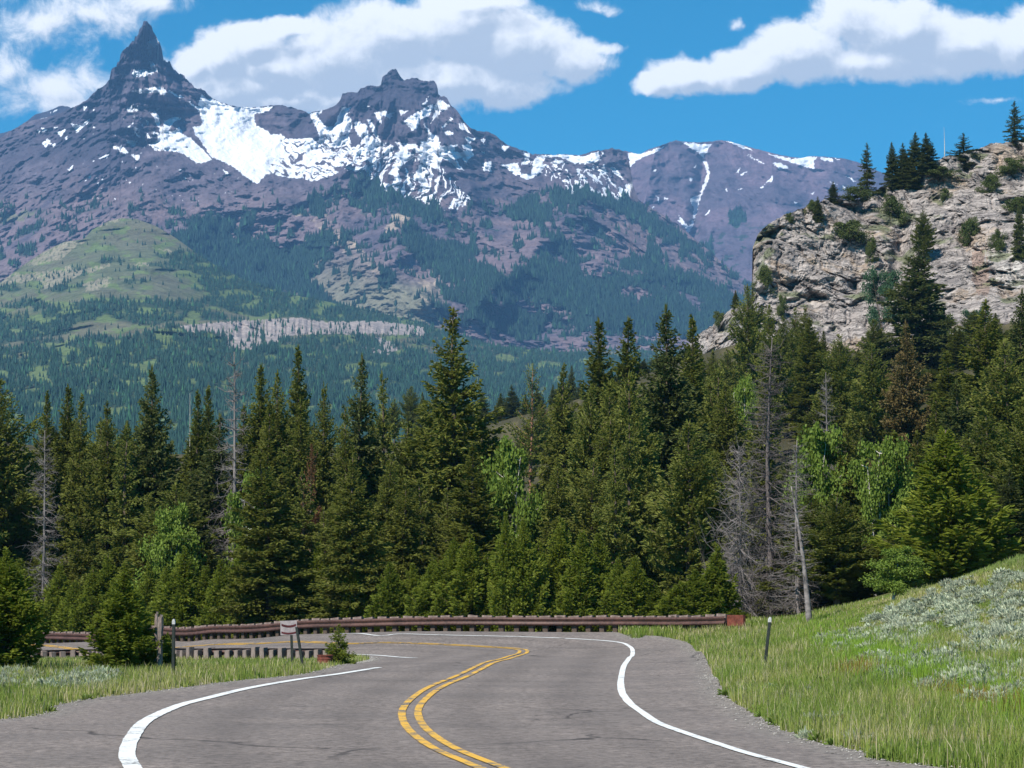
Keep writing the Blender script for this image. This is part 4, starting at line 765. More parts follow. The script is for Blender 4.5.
while x < 1045:
    for j in range(2):
        xx = x+r.uniform(-8, 8); Yb = r.uniform(118, 150) if j == 0 else r.uniform(104, 120)
        if xx < 230 and j == 1: Yb = r.uniform(124, 136) if xx < 120 else r.uniform(116, 126)
        if xx > 760 and j == 1: Yb = r.uniform(95, 112)
        tp = env(xx)+(r.uniform(4, 46) if j == 0 else r.uniform(70, 150)); kind = r.choice(['spruce', 'narrow', 'pine', 'dark'] if j == 0 else ['pine', 'spruce', 'pine', 'spruce'])
        if 25 < xx < 70 and j == 0: continue
        w = r.uniform(70, 104) if kind != 'narrow' else r.uniform(56, 70)
        if kind == 'young': w = 70
        if (715 < xx < 805 or 488 < xx < 532 or 215 < xx < 252) and j == 1: continue
        if 780 < xx < 905 and j == 0: tp += 62; Yb = max(Yb, 128)
        if 490 < xx < 545 and j == 0: tp += 20
        recs.append((xx, lambda l, c, g, kind=kind, xx=xx, tp=tp, Yb=Yb, w=w: tree(kind, xx, tp, Yb, w, l, c, g)))
    x += r.uniform(22, 29)
spans = [(60, 'left of the slim pointed conifer at far left'), (156, 'left of the big dark spruce'), (234, 'between the big dark spruce and grey snag'), (297, 'between the grey snag and tall narrow conifer'), (357, 'just left of the bluish dark spruce'), (456, 'just left of the big central spruce'), (600, 'right of the big central spruce'), (665, 'just left of the dense dark spruce'), (773, 'left of the tall dark dead tree'), (845, 'around the aspen behind the dead trees'), (907, 'under the brownish spruce'), (9999, 'around the large right conifer')]
row(recs, spans, '{o} partly hidden conifer {s}', 'conifer', 'half hidden conifers inside the forest')
# slope below the cliff and the wooded ridge
recs = []
for x in np.arange(700, 1060, 15.5):
    for j in range(3):
        xx = x+r.uniform(-7, 7); Yb = (r.uniform(262, 300), r.uniform(205, 245), r.uniform(160, 195))[j]; lo = (338, 388, 446)[j]-(20 if xx > 940 else 0)
        if abs(xx-917) < 22 and j == 0: continue
        X_ = (xx-512)/F*Yb; bpy_ = topix(X_, Yb, float(gz(X_, Yb)))[1]; tp = max(lo+r.uniform(-26, 22)-(8 if j == 0 else 0), bpy_-120); kind = r.choice(['pine', 'narrow', 'spruce', 'pine'])
        if xx < 740 and j == 0: tp = max(tp, 350)
        recs.append((xx, lambda l, c, g, kind=kind, xx=xx, tp=tp, Yb=Yb, w=(r.uniform(30, 42), r.uniform(36, 48), r.uniform(42, 56))[j]*(.75 if kind == 'narrow' else 1): tree(kind, xx, tp, Yb, w, l, c, g)))
spans = [(745, 'below the small granite shelf'), (790, 'below the left foot of the cliff'), (840, 'below the middle of the cliff'), (890, 'left of the big lone spruce'), (945, 'around the brownish spruce'), (985, 'left of the large right conifer'), (9999, 'by the right picture edge')]
row(recs, spans, '{o} conifer on the slope {s}', 'conifer', 'conifers climbing the slope below the cliff')
recs = []
for x in list(np.arange(380, 500, 15))+list(np.arange(505, 700, 11)):
    xx = x+r.uniform(-5, 5); Yb = r.uniform(360, 440); X_ = (xx-512)/F*Yb; b_ = topix(X_, Yb, float(gz(X_, Yb)))[1]; tp = np.interp(xx, [380, 410, 500, 560, 620, 700], [398, 392, 385, 372, 358, 345])+r.uniform(-6, 16); tp = min(tp, b_-14)
    kind = r.choice(['pine', 'dark', 'narrow', 'dark']); recs.append((xx, lambda l, c, g, kind=kind, xx=xx, tp=tp, Yb=Yb, w=r.uniform(16, 26): tree(kind, xx, tp, Yb, w, l, c, g)))
for x in np.arange(478, 600, 13):
    xx = x+r.uniform(-5, 5); Yb = r.uniform(200, 330); X_ = (xx-512)/F*Yb; b_ = topix(X_, Yb, float(gz(X_, Yb)))[1]; tp = b_-r.uniform(45, 80); kind = r.choice(['pine', 'spruce', 'narrow']); recs.append((xx, lambda l, c, g, kind=kind, xx=xx, tp=tp, Yb=Yb, w=r.uniform(24, 34): tree(kind, xx, tp, Yb, w, l, c, g)))
for x in np.arange(-20, 200, 24):
    xx = x+r.uniform(-6, 6); Yb = r.uniform(165, 235); X_ = (xx-512)/F*Yb; b_ = topix(X_, Yb, float(gz(X_, Yb)))[1]; tp = max(b_-r.uniform(50, 90), env(xx)+15); kind = r.choice(['pine', 'spruce', 'narrow']); recs.append((xx, lambda l, c, g, kind=kind, xx=xx, tp=tp, Yb=Yb, w=r.uniform(30, 40): tree(kind, xx, tp, Yb, w, l, c, g)))
spans = [(100, 'at the far left'), (300, 'behind the big dark spruce'), (456, 'just left of the big central spruce'), (530, 'in the gap beside the thin bare pine'), (600, 'left of the slim tall conifer'), (660, 'above the twin pointed conifers'), (9999, 'left of the small granite shelf')]
row(recs, spans, '{o} small far conifer on the wooded ridge {s}', 'conifer', 'small conifers on the ridge behind the forest')
# cliff top trees and shrubs, standing on the rock
def rocktree(kind, px, bp, hpx, wpx, label, cat, group=None, idx=None):
    p = cliffpoint(px, bp); s = p[1]/F; p = p-np.array([0, 0, .3]); return place(kind, p, hpx*s+.3, wpx/2*s, label, cat, group, idx)
GT = 'conifers along the top of the cliff'
for k, x, bp, h, w, lab in [('wispy', 868, 197, 55, 26, 'wispy spruce standing alone left on the cliff top'), ('dark', 833, 203, 22, 13, 'little dark conifer on the cliff brow left of the wispy spruce'), ('dark', 893, 189, 48, 21, 'leftmost tree of the tight cluster on the cliff top'), ('dark', 904, 186, 44, 21, 'second tree of the tight cluster on the cliff top'), ('dark', 915, 183, 52, 27, 'tallest middle tree of the tight cluster on the cliff top'), ('dark', 928, 174, 42, 24, 'right tree of the tight cluster on the cliff top'), ('dark', 908, 188, 34, 26, 'short front tree of the tight cluster on the cliff top'),
  ('wispy', 964, 168, 36, 30, 'broad ragged conifer right of the bare snag on the cliff top'), ('wispy', 1015, 146, 46, 26, 'ragged spruce on the cliff top at the right picture edge'), ('dark', 818, 222, 26, 12, 'small dark conifer just over the cliff brow'), ('pine', 925, 262, 52, 24, 'bushy conifer in the cleft of the cliff'), ('dark', 1020, 260, 60, 18, 'dark conifer against the pale slab at the right edge'), ('narrow', 736, 308, 18, 9, 'tiny conifer on the small granite shelf')]:
    rocktree(k, x, bp, h, w, lab, 'conifer', GT)
rocktree('pole', 945, 160, 34, 4, 'bare grey snag on the cliff top', 'dead tree', None, 0)
for x, bp, h, w, k, lab in [(855, 198, 12, 34, 'shrub', 'low shrub at the foot of the wispy cliff spruce'), (812, 214, 12, 16, 'shrub', 'shrub on the cliff brow at far left'), (852, 241, 18, 46, 'shrub', 'dark spreading shrub on the upper cliff face'), (900, 226, 24, 28, 'shrub', 'round green shrub below the tree cluster on the cliff'), (940, 178, 10, 40, 'shrub', 'long low shrub left of the broad ragged conifer'), (988, 193, 16, 24, 'shrub', 'round shrub high on the right of the cliff'), (1012, 174, 14, 36, 'shrub', 'shrub patch under the edge spruce'), (965, 247, 24, 24, 'shrub', 'shrub above the rusty rock pillar'), (946, 200, 10, 14, 'shrub', 'small shrub on the rock right of the tree cluster'), (1010, 214, 14, 36, 'shrub', 'shrub on the ledge near the right edge'), (998, 250, 18, 18, 'shrub', 'shrub on the pale slab'), (872, 262, 18, 14, 'shrub', 'narrow shrub in the crack under the spreading shrub'),
  (782, 316, 18, 14, 'shrub', 'shrub low on the left cliff foot'), (762, 292, 22, 20, 'shrub', 'shrub tucked under the left cliff edge'), (885, 330, 60, 36, 'bluish', 'bluish green tall shrub left of the big lone spruce'), (940, 352, 40, 30, 'shrub', 'pale green bush at the foot of the rusty rock pillar'), (722, 326, 12, 16, 'shrub', 'shrub on the small granite shelf'), (975, 340, 30, 26, 'bluish', 'leafy bush below the pale slab'), (790, 222, 8, 10, 'shrub', 'smallest shrub on the far left cliff brow')]:
    rocktree(k, x, bp, h, w, lab, 'shrub', 'shrubs growing on the granite cliff')

# ------------------------------------------------------------------ grass, flowers, sagebrush, stones
def blades(name, N, sampler, hfun, cfun, label, seed, wd=.0055, bend=.45, per=1):
    r = np.random.default_rng(seed); X, Y = sampler(r, N); k = ~onroad(X, Y); X, Y = X[k], Y[k]; Z = gz(X, Y); n = len(X)
    h = hfun(X, Y, r); c = cfun(X, Y, Z, r); th = r.random(n)*6.28; dx, dy = np.cos(th), np.sin(th); wv = wd*(.6+.8*r.random(n))*np.clip(Y/45, .8, 1.6); bd = bend*h*r.random(n); bt = r.random(n)*6.28
    p0 = np.stack([X-dx*wv, Y-dy*wv, Z-.03], -1); p1 = np.stack([X+dx*wv, Y+dy*wv, Z-.03], -1); mid = np.stack([X+.3*bd*np.cos(bt), Y+.3*bd*np.sin(bt), Z+h*.6], -1); s = np.stack([dx*wv*.7, dy*wv*.7, 0*dx], -1)
    tp = np.stack([X+bd*np.cos(bt), Y+bd*np.sin(bt), Z+h], -1); V = np.stack([p0, p1, mid+s, mid-s, tp], 1); b = np.arange(n)[:, None]*5
    mb = MB(); mb.add(V.reshape(-1, 3), (b+np.array([[0, 1, 2, 3]])), (b+np.array([[3, 2, 4]])), np.repeat(c, 5, 0)); return tag(mb.build(name, M_grass), label, None, None, 'stuff')
M_grass = attrmat('grass_blades', .6, .3)
gA, gB, gS, gL = np.array([.17, .24, .04]), np.array([.28, .30, .075]), np.array([.50, .43, .26]), np.array([.21, .33, .035])
def gcol(X, Y, Z, r):
    n = fbm(X*.35, Y*.35, 1, 4)+.25*r.normal(size=len(X)); c = lerp(np.broadcast_to(gA, (len(X), 3)), gB, sstep(-.3, .3, n)); c = np.where((r.random(len(X)) < .09+.28*sstep(.0, .5, n))[:, None], gS, c)
    PX, PY = topix(X, Y, Z); band = np.exp(-((PY-(655+(PX-860)*.33))/24)**2)*sstep(770, 850, PX)*(X > 0); c = np.where((r.random(len(X)) < band*.9)[:, None], gL, c)
    rb = np.exp(-((PY-(672+(PX-850)*.24))/7.)**2)*sstep(815, 850, PX)*(X > 0)*np.clip(.35+1.2*fbm(X*.35, Y*.35, 1, 4), 0, 1); c = np.where((r.random(len(X)) < rb*.8)[:, None], np.array([.24, .14, .035]), c)
    hill = sstep(13, 17, X)*sstep(50, 60, Y); c = lerp(c, np.array([.20, .25, .09]), hill*.5)
    return c*r.uniform(.7, 1.3, (len(X), 1))
def Lsam(r, N): Y = 24+r.random(N)**.8*66; X = r.uniform(-.23, -.035, N)*Y*1.05-.0; return X, Y
def Rsam(r, N): Y = 22+r.random(N)**.75*68; X = r.uniform(.05, .27, N)*Y; return X, Y
hL = lambda X, Y, r: np.where(Y > 60, .6, 1)*(.05+.24*r.random(len(X))**1.9)*(1+.45*fbm(X*.5, Y*.5, 3, 3)); hR = lambda X, Y, r: (.06+.30*r.random(len(X))**2.2)*(1+.6*fbm(X*.6, Y*.6, 3, 3))*(1-.6*sstep(.5, 1.1, gz(X, Y)))
blades('grass', 260000, Lsam, hL, gcol, 'tall mixed green and straw coloured grass on the left island', 1)
blades('grass', 560000, Rsam, hR, gcol, 'tall green and dry grass on the right verge and bank', 2)
def Gsam(r, N):
    x = r.uniform(-20, 760, N); Yb = np.interp(x, [-30, 30, 150, 300, 450, 600, 748], [121, 117, 108, 99, 94, 91, 87.5])+r.uniform(-1.2, 2.5, N); return (x-512)/F*Yb, Yb
blades('grass', 26000, Gsam, lambda X, Y, r: .10+.22*r.random(len(X)), gcol, 'grass fringe under the brown guardrail', 3, .02)
def sage(name, pts, label, seed, dens=190, cm=(.43, .46, .33)):
    r = np.random.default_rng(seed); mb = MB()
    for X, Y, s in pts:
        n = int(dens*s/.45); d = r.normal(size=(n, 3)); d[:, 2] = np.abs(d[:, 2]); d /= np.linalg.norm(d, axis=1)[:, None]; rad = s*(.55+.45*r.random(n))*(1+.3*perlin(d[:, 0]*2+X, d[:, 1]*2+Y, d[:, 2]*2)); p = np.array([X, Y, float(gz(X, Y))])+d*rad[:, None]*np.array([1, 1, .72])
        q = r.random()*.5; before = mb.n; tufts(mb, p-d*.05, d+r.normal(0, .35, (n, 3)), .10*r.uniform(.7, 1.4, n), .020, r, 2)
        c = np.array(cm)*(.75+q)*r.uniform(.7, 1.25, (n, 1)); mb.c.append(np.repeat(c, 4, 0)); mb.c.append(np.repeat(c, 4, 0))
    return tag(mb.build(name, M_grass), label, None, None, 'stuff')
r = np.random.default_rng(5); pts = []
while len(pts) < 760:
    x = r.uniform(815, 1060); y = r.uniform(575, 705); sl = np.interp(x, [815, 830, 900, 940, 1060], [640, 634, 604, 584, 545])
    if y < sl+3 or y > np.interp(x, [815, 860, 930, 1060], [655, 672, 698, 745]): continue
    if fbm(x*.03, y*.06, 2, 3) < -.12+.10*(y > sl+55)-.12*(y < sl+25)+.6*(r.random()-.6): continue
    X_, Y_ = drop(x, y)[0]
    if Y_ > 90: continue
    pts.append((X_, Y_, r.uniform(.10, .36)))
sage('sagebrush', pts, 'pale grey green sagebrush covering the right bank', 6)
pts = [(*drop(x, y)[0], r.uniform(.15, .32)) for x, y in zip(r.uniform(-20, 112, 110), r.uniform(674, 692, 110))]+[(*drop(x, y)[0], r.uniform(.1, .22)) for x, y in zip(r.uniform(700, 880, 26), r.uniform(690, 745, 26)) if not onroad(*[np.array([q]) for q in drop(x, y)[0]])[0]]
sage('sagebrush', pts, 'silvery sagebrush at the left picture edge and in the right verge', 8, 150)
def weedpts(n, x0, x1, y0, y1, s0, s1):
    o = []
    while len(o) < n:
        x, y = r.uniform(x0, x1), r.uniform(y0, y1); q = drop(x, y)[0]
        if onroad(q[:1], q[1:])[0] or q[1] > 88: continue
        if fbm(x*.05, y*.12, 4, 2) < -.05: continue
        o.append((q[0], q[1], r.uniform(s0, s1)))
    return o
sage('weeds', weedpts(330, 700, 1030, 640, 768, .06, .17), 'leafy green roadside weeds among the grass on the right verge', 12, 190, (.17, .24, .05))
sage('weeds', weedpts(170, -10, 340, 655, 715, .06, .15), 'leafy green roadside weeds among the grass on the left island', 13, 190, (.20, .25, .06))
sage('weeds', weedpts(120, 700, 1030, 650, 768, .05, .12), 'brownish dry weed heads in the right verge', 14, 190, (.30, .22, .12))
def stones(seed, label, E, side, N):
    r = np.random.default_rng(seed); i = r.integers(0, len(E)-1, N); f = r.random(N)[:, None]; p = E[i]*(1-f)+E[i+1]*f+r.normal(0, .16, (N, 2)); k = (p[:, 1] < 95) & (p[:, 1] > 20); p = p[k]; n = len(p); z = gz(p[:, 0], p[:, 1])+.025; s = .008+.017*r.random(n)**2
    O = np.array([[1, 0, 0], [-1, 0, 0], [0, 1, 0], [0, -1, 0], [0, 0, .8], [0, 0, -.5]], float); V = np.stack([p[:, 0], p[:, 1], z], -1)[:, None]+O[None]*s[:, None, None]*r.uniform(.6, 1.4, (n, 6, 1))
    T = np.array([[0, 2, 4], [2, 1, 4], [1, 3, 4], [3, 0, 4], [2, 0, 5], [1, 2, 5], [3, 1, 5], [0, 3, 5]])[None]+np.arange(n)[:, None, None]*6
    mb = MB(); mb.add(V.reshape(-1, 3), None, T.reshape(-1, 3), np.repeat(r.uniform(.12, .38, (n, 1))*np.array([[1, .93, .85]]), 6, 0)); tag(mb.build('gravel', M_stone), label, None, None, 'stuff')
M_stone = attrmat('gravel_stone', .95)
stones(1, 'loose gravel along the right edge of the asphalt', Rj, 1, 5500); stones(2, 'loose gravel along the left edge of the asphalt', Lj, -1, 4500)

# ------------------------------------------------------------------ roadside objects
M_wood = simple('weathered_timber', (.19, .15, .13), .5, 14, stretch=(4, 4, .8)); M_rail = simple('rusted_steel_rail', (.075, .036, .027), .4, 9, .6, .4); M_red2 = simple('rust_red_steel', (.15, .045, .03), .4, 12, .7)
M_woodlt = simple('pale_timber', (.24, .175, .15), .4, 14); M_wooddk = simple('dark_timber', (.085, .06, .045), .3, 14)
M_dk = simple('dark_marker_steel', (.03, .035, .03), .3, 15, .6); M_refl = simple('white_reflector', (.50, .48, .46), .15, 25, .4, bmp=0); M_sign = simple('faded_sign_panel', (.33, .28, .28), .22, 10, .6); M_mar = simple('maroon_chevron', (.09, .02, .022), .3, 15, .6)
def railing(pts2, name, label, cat, height, spacing, railmat, postmat, facing, railz=(.30, .62), postw=(.2, .2), blocks=True):
    c = curve(pts2, 500); L = np.concatenate([[0], np.cumsum(np.linalg.norm(np.diff(c, axis=0), axis=1))]); c0 = c[len(c)//2]; z0 = float(gz(*c0)); root = empty(name, (c0[0], c0[1], z0)); tag(root, label, cat)
    tn = np.gradient(c, axis=0); tn /= np.linalg.norm(tn, axis=1)[:, None]; nn = np.stack([tn[:, 1], -tn[:, 0]], -1)*facing
    zr = gz(c[:, 0], c[:, 1])
    # corrugated W profile
    h0, h1 = railz; prof = [(0, 0), (.045, .10), (.045, .28), (0, .42), (0, .58), (.045, .72), (.045, .90), (0, 1.0)]
    V = []
    for o_, f in prof: q = c+nn*(.14+o_*1.3); V.append(np.stack([q[:, 0], q[:, 1], zr+h0+(h1-h0)*f], -1)-np.array([c0[0], c0[1], z0]))
    for o_, f in prof[::-1]: q = c+nn*(.136+o_*1.3-.006); V.append(np.stack([q[:, 0], q[:, 1], zr+h0+(h1-h0)*f], -1)-np.array([c0[0], c0[1], z0]))
    V.append(V[0]); mb = MB(); mb.grid(np.stack(V, 1)); mb.build('rail', railmat, root, True)
    s = spacing*.5; k = 0; proto = None
    while s < L[-1]-.1 and k < 100:
        x, y = np.interp(s, L, c[:, 0]), np.interp(s, L, c[:, 1]); i = int(np.searchsorted(L, s)); a = math.atan2(tn[i-1][1], tn[i-1][0]); z = float(gz(x, y)); hh = height+(random.uniform(-.02, .03) if blocks else random.uniform(-.14, .02))
        if proto is None:
            mb = MB(); mb.box((0, 0, (height-.4)/2-.02), (postw[0]*(.45 if blocks else 1), postw[1], height+.36), 0, 0, .006); proto = mb.build('post', postmat, root); o = proto
            if blocks: mb = MB(); mb.box((0, 0, height-.16), (postw[0], postw[1]*1.1, .30), 0, 0, .012); pb = mb.build('blockout', M_woodlt, o)
        else:
            o = proto.copy(); C.objects.link(o)
            if blocks: q_ = pb.copy(); C.objects.link(q_); q_.parent = o; q_.rotation_euler = (random.gauss(0, .02), random.gauss(0, .04), 0)
        o.parent = root; o.location = (x-c0[0], y-c0[1], z-z0+hh-height); o.rotation_euler = (random.gauss(0, .02), random.gauss(0, .02), a+random.gauss(0, .03)); s += spacing*random.uniform(.95, 1.05); k += 1
    return root
gp = drop([735, 700, 600, 450, 300, 150, 30, -90], [632.2, 631.4, 631.0, 630.2, 632.3, 636.6, 639.6, 643])
# the rail stands a little behind the asphalt edge
gp = [tuple(at(x, y, Y)[:2]) for x, y, Y in ((728, 634, 86.5), (690, 633.5, 88), (600, 632.5, 91.3), (450, 632, 94.4), (300, 634, 99.4), (150, 638, 108.4), (30, 640, 117.4), (-60, 643, 128))]
gr = railing(gp, 'guardrail', 'long rusty brown steel guardrail on weathered timber posts along the outer bend', 'guardrail', .645, .62, M_rail, M_wooddk, -1, (.27, .58), (.46, .16))
e = gp[0]; zc = float(gz(*e)); o = MB()
a_ = math.atan2(gp[0][1]-gp[1][1], gp[0][0]-gp[1][0]); o.box((e[0]-gr.location[0]+.25, e[1]-gr.location[1]-.2, zc-gr.location[2]+.42), (.9, .12, .40), a_); o.build('end_terminal', M_red2, gr)
lp = [tuple(drop(x, y)[0]) for x, y in ((332, 660), (300, 660), (240, 659.5), (170, 659), (100, 659), (40, 660), (-30, 661))]
railing(lp, 'post_barrier', 'low row of weathered timber posts with rusty rail along the inner bend', 'barrier', .46, .42, M_rail, M_wood, 1, (.14, .38), (.20, .2), False)

def marker(px, base, top, Yd, label, lean, refl=True):
    p = at(px, base, Yd); z = float(gz(p[0], Yd)); h = float(at(px, top, Yd)[2])-z; root = empty('marker_post', (p[0], Yd, z)); tag(root, label, 'marker post', 'slim road marker posts')
    mb = MB(); prof = np.array([(-.038, .02), (-.026, .0), (.026, .0), (.038, .02), (.026, -.012), (-.026, -.012)]); zz = np.linspace(-.3, h*.93 if refl else h, 6)
    V = np.array([[(x+lean*zq, y, zq) for x, y in prof]+[(prof[0][0]+lean*zq, prof[0][1], zq)] for zq in zz]); mb.grid(V); mb.build('post', M_dk, root)
    if refl:
        m2 = MB(); zz = np.linspace(h*.91, h, 5); ww = [1.1, 1.12, 1.12, .9, .5]; V = np.array([[(x*w_+lean*zq, y*1.3-.004, zq) for x, y in prof]+[(prof[0][0]*w_+lean*zq, prof[0][1]*1.3-.004, zq)] for zq, w_ in zip(zz, ww)]); m2.grid(V); m2.build('reflector', M_refl, root)
    return root
marker(173, 677, 619, 54, 'dark marker post with white tip on the left island', 0)
marker(303, 666, 627, 62, 'bare dark marker post leaning left, beside the chevron sign', -.17, False)
marker(764, 675, 617, 55, 'dark marker post with white tip on the right verge, leaning right', .12)
# chevron sign
Yd = 67; p = at(291, 656, Yd); z = float(gz(p[0], Yd)); root = empty('road_sign', (p[0], Yd, z)); tag(root, 'small faded panel with maroon chevrons on a dark post on the island', 'sign'); s = Yd/F
zt = float(at(291, 621, Yd)[2])-z
mb = MB(); mb.box((0.02, .03, zt/2-.15), (.07, .05, zt+.3), 0, -.04); mb.build('post', M_dk, root)
mb = MB(); mb.box((-.07, 0, zt-.19), (.46, .014, .40), 0, -.03); pn = mb.build('panel', M_sign, root)
def chev(zc, w, dip, th):
    mb = MB(); xs_ = np.linspace(-w/2, w/2, 9); c_ = [(x-.07, -.0125, zc+dip*(2*x/w)**2) for x in xs_]
    V = np.array([[(x, y, zz_-th/2), (x, y, zz_+th/2), (x, y+.004, zz_+th/2), (x, y+.004, zz_-th/2), (x, y, zz_-th/2)] for x, y, zz_ in c_]); mb.grid(V); return mb.build('chevron', M_mar, root)
chev(zt-.15, .40, .045, .06); chev(zt-.345, .40, .03, .05)
# split grey posts
def oldpost(px, base, top, Yd, w, label, lean):
    p = at(px, base, Yd); z = float(gz(p[0], Yd)); h = float(at(px, top, Yd)[2])-z; mb = MB(); zz = np.linspace(-.3, h, 8); mb.tube([(lean*q, .01*math.sin(q*5), q) for q in zz], w*(1+.12*np.sin(zz*7)), 7); mb.box((lean*h+.01, 0, h+.02), (w*1.0, w*.7, .07), .3, .2)
    o = mb.build('timber_post', M_wood); o.location = (p[0], Yd, z); tag(o, label, 'post', 'split grey timber posts on the island'); return o
oldpost(155.5, 667, 614, 57.5, .042, 'thinner of two grey timber posts right of the bushy island pine', .01); oldpost(159.5, 668, 617, 57, .065, 'thicker of two grey timber posts right of the bushy island pine', .012)
# rust red drum lying open by the sapling
p = at(325, 661, 65.5); z = float(gz(p[0], 65.5)); root = empty('steel_drum', (p[0], 65.5, z)); tag(root, 'low rust red steel drum half sunk in grass beside the spruce sapling', 'drum')
mb = MB(); zz = np.array([-.12, 0, .07, .085, .10, .17, .185, .2, .26, .275]); rr = np.array([.21, .21, .21, .218, .21, .21, .218, .21, .21, .222]); mb.tube([(0, 0, q) for q in zz], rr, 28); mb.build('body', M_red2, root, False)
mb = MB(); a = np.linspace(0, 2*math.pi, 29); mb.tube([(.215*math.cos(q), .215*math.sin(q), .278) for q in a], .012, 6, cap=False); mb.build('rim', M_red2, root, True)

# ------------------------------------------------------------------ light, sky, air
sc = bpy.context.scene; w = bpy.data.worlds.new('World'); sc.world = w; w.use_nodes = True; t = NT(w.node_tree); bg = w.node_tree.nodes['Background']
AZ = R(-142); EL = R(50)   # sun azimuth measured from +Y towards +X
sky = t.node('ShaderNodeTexSky', sky_type='NISHITA', sun_disc=False, sun_elevation=EL, sun_rotation=AZ, altitude=2400., air_density=1.0, dust_density=.15, ozone_density=3.0)
hs = t.node('ShaderNodeHueSaturation', ins={'Hue': .49, 'Saturation': 1.75, 'Value': .95, 'Color': t.mix(1, sky.outputs[0], rgb(.50, .90, 1.), 'MULTIPLY')})
ell = [(40, 22, 62, 34, .50), (95, 12, 60, 28, .50), (150, 4, 42, 17, .45), (60, 90, 75, 30, .48), (12, 70, 40, 30, .42), (150, 60, 34, 16, .3), (70, 105, 60, 14, .5),
 (196, 62, 26, 20, 1.2), (222, 56, 36, 26, 1.3), (252, 42, 40, 24, 1.3), (272, 68, 46, 26, 1.5), (290, 104, 50, 14, 1.3), (350, 100, 60, 16, 1.2), (282, 26, 26, 14, 1.2), (300, 26, 20, 10, 1.), (232, 88, 60, 26, 1.2), (330, 62, 66, 46, 1.2), (395, 34, 74, 40, 1.2), (455, 28, 66, 38, 1.3), (515, 44, 62, 40, 1.3), (572, 60, 42, 24, 1.1), (440, 84, 90, 28, 1.2), (300, 98, 66, 16, 1.), (500, 88, 64, 22, 1.1), (470, 2, 60, 18, 1.1), (600, 48, 24, 8, .7),
 (662, 84, 26, 15, 1.3), (694, 76, 44, 22, 1.3), (742, 70, 50, 25, 1.3), (800, 52, 56, 32, 1.3), (846, 22, 48, 30, 1.), (900, 32, 68, 36, 1.3), (965, 42, 60, 34, 1.3), (1030, 44, 56, 32, 1.3), (870, 62, 92, 20, 1.2), (740, 25, 9, 6, .3), (598, 8, 24, 7, .38), (1000, 100, 26, 4, .2)]
g = bpy.data.node_groups.new('cloud_density', 'ShaderNodeTree'); g.interface.new_socket('Vector', in_out='INPUT', socket_type='NodeSocketVector'); g.interface.new_socket('Value', in_out='OUTPUT', socket_type='NodeSocketFloat')
q = NT(g); gi = q.node('NodeGroupInput'); go = q.node('NodeGroupOutput'); vin = gi.outputs[0]
wn = q.node('ShaderNodeTexNoise', ins={'Scale': .016, 'Detail': 4., 'Roughness': .6, 'Vector': vin}).outputs['Color']
vw = q.vm('ADD', vin, q.vm('MULTIPLY', q.vm('SUBTRACT', wn, (.5, .5, .5)), (44, 30, 0)))
acc = None
for ex, ey, rx, ry, wt in ell:
    d = q.vm('LENGTH', q.vm('MULTIPLY', q.vm('SUBTRACT', vw, (ex, ey, 0)), (1/rx, 1/ry, 0)), (0, 0, 0)); v = q.m('MULTIPLY', q.m('SUBTRACT', 1.15, d), wt)
    acc = v if acc is None else q.m('SMOOTH_MAX', acc, v, .12)
n = q.noise(.026, 10, .66, vin, .35); n2 = q.noise(.011, 3, .5, vin)
out = q.m('ADD', acc, q.m('ADD', q.m('MULTIPLY', q.m('SUBTRACT', n, .5), 1.25), q.m('MULTIPLY', q.m('SUBTRACT', n2, .5), .5))); q.l.new(out, go.inputs[0])
tc = t.node('ShaderNodeTexCoord').outputs['Generated']
f = t.vm('DOT_PRODUCT', tc, (0, cp, sp)); up = t.vm('DOT_PRODUCT', tc, (0, -sp, cp)); rt = t.vm('DOT_PRODUCT', tc, (1, 0, 0)); fm_ = t.m('MAXIMUM', f, .02)
cxyz = t.node('ShaderNodeCombineXYZ', ins={0: t.m('ADD', t.m('MULTIPLY', t.m('DIVIDE', rt, fm_), F), 512.), 1: t.m('SUBTRACT', 384., t.m('MULTIPLY', t.m('DIVIDE', up, fm_), F)), 2: 0.}).outputs[0]
def dens(v): n = t.node('ShaderNodeGroup'); n.node_tree = g; t.l.new(v, n.inputs[0]); return n.outputs[0]
d0 = dens(cxyz); d1 = dens(t.vm('ADD', cxyz, (-7, -9, 0))); d2 = dens(t.vm('ADD', cxyz, (-14, -26, 0)))
alpha = t.m('MULTIPLY', t.ramp(d0, .0, .50), t.ramp(f, .05, .2))
lit = t.m('ADD', t.m('MULTIPLY', t.m('SUBTRACT', d0, d1), .55), t.m('MULTIPLY', t.m('SUBTRACT', .9, d2), .42)); lf = t.ramp(lit, -.12, .50)  # cloud sun sides and grey undersides painted into the sky colour from offset densities
ccol = t.mix(lf, rgb(4.7, 5.3, 6.2), rgb(9.6, 9.7, 9.9))
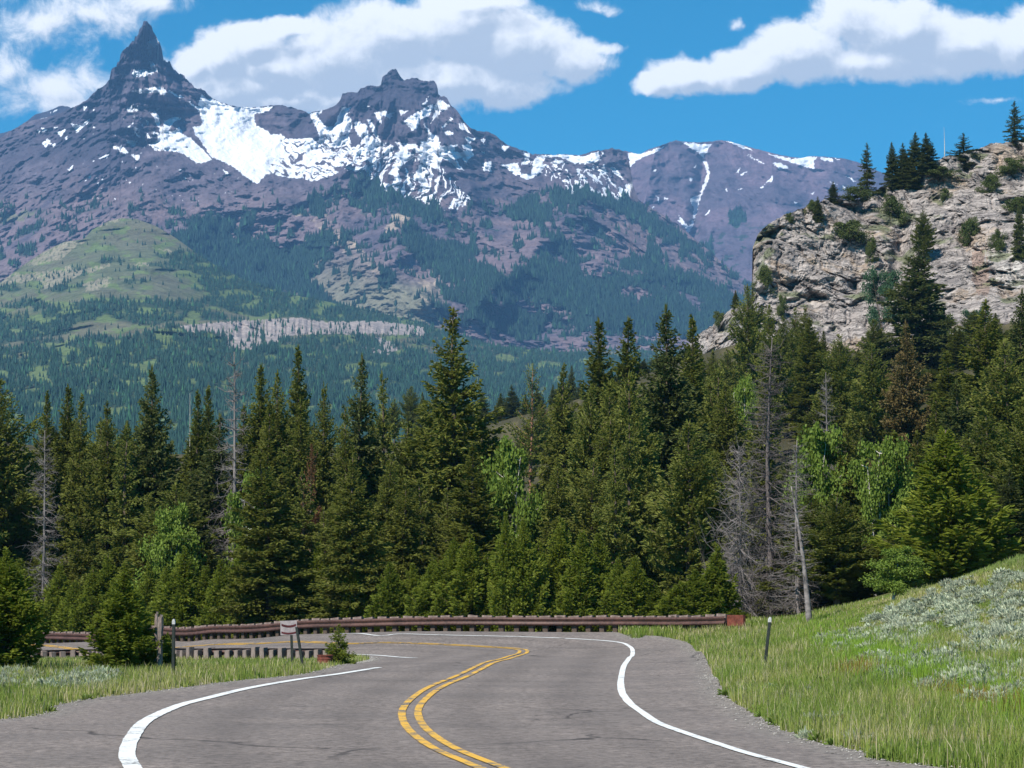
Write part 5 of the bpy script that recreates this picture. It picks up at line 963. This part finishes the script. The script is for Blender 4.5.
skyc = t.mix(t.m('MULTIPLY', alpha, .97), hs.outputs[0], ccol); t.l.new(skyc, bg.inputs['Color']); bg.inputs['Strength'].default_value = .082
sun = bpy.data.lights.new('sun', 'SUN'); sun.energy = 4.9; sun.angle = R(.53); sun.color = (1, .955, .88); so = bpy.data.objects.new('sun', sun); C.objects.link(so)
dv = np.array([math.sin(AZ)*math.cos(EL), math.cos(AZ)*math.cos(EL), math.sin(EL)])
from mathutils import Vector
so.rotation_euler = Vector(dv).to_track_quat('Z', 'Y').to_euler(); so.location = (-30, -20, 60)
HAZE = True
if HAZE:
    mb = MB(); mb.box((0, 5500, 950-50), (30000, 12600+1000, 2100)); m = bpy.data.materials.new('thin_air_haze'); m.use_nodes = True; tt = NT(m.node_tree); tt.n.remove(tt.n['Principled BSDF'])
    pv = tt.node('ShaderNodeVolumePrincipled', ins={'Color': rgb(.25, .54, 1.), 'Density': .000058, 'Anisotropy': .0}); tt.l.new(pv.outputs[0], tt.n['Material Output'].inputs['Volume']); hz = mb.build('haze', m); tag(hz, 'thin blue air haze over the valley', None, None, 'stuff')
cam = bpy.data.cameras.new('camera'); cam.sensor_width = 36; cam.lens = F/1024*36; cam.clip_end = 60000; cam.clip_start = .1; co_ = bpy.data.objects.new('camera', cam); C.objects.link(co_); co_.location = (0, 0, CZ); co_.rotation_euler = (math.pi/2+PITCH, 0, 0); sc.camera = co_
sc.render.engine = 'CYCLES'; sc.render.resolution_x = 1024; sc.render.resolution_y = 768
sc.view_settings.view_transform = 'Standard'; sc.view_settings.look = 'None'; sc.view_settings.gamma = 1; sc.view_settings.exposure = .72
sc.cycles.max_bounces = 6; sc.cycles.volume_bounces = 0; sc.cycles.transparent_max_bounces = 8
# drop tree kinds that found no place
for L in PROTO.values():
    for p in L:
        if p.name not in used:
            for k in kids[p.name]: bpy.data.objects.remove(k)
            bpy.data.objects.remove(p)
for o in list(C.objects):
    for k in ('H', 'Rd'):
        if k in o: del o[k]
bpy.context.view_layer.update()
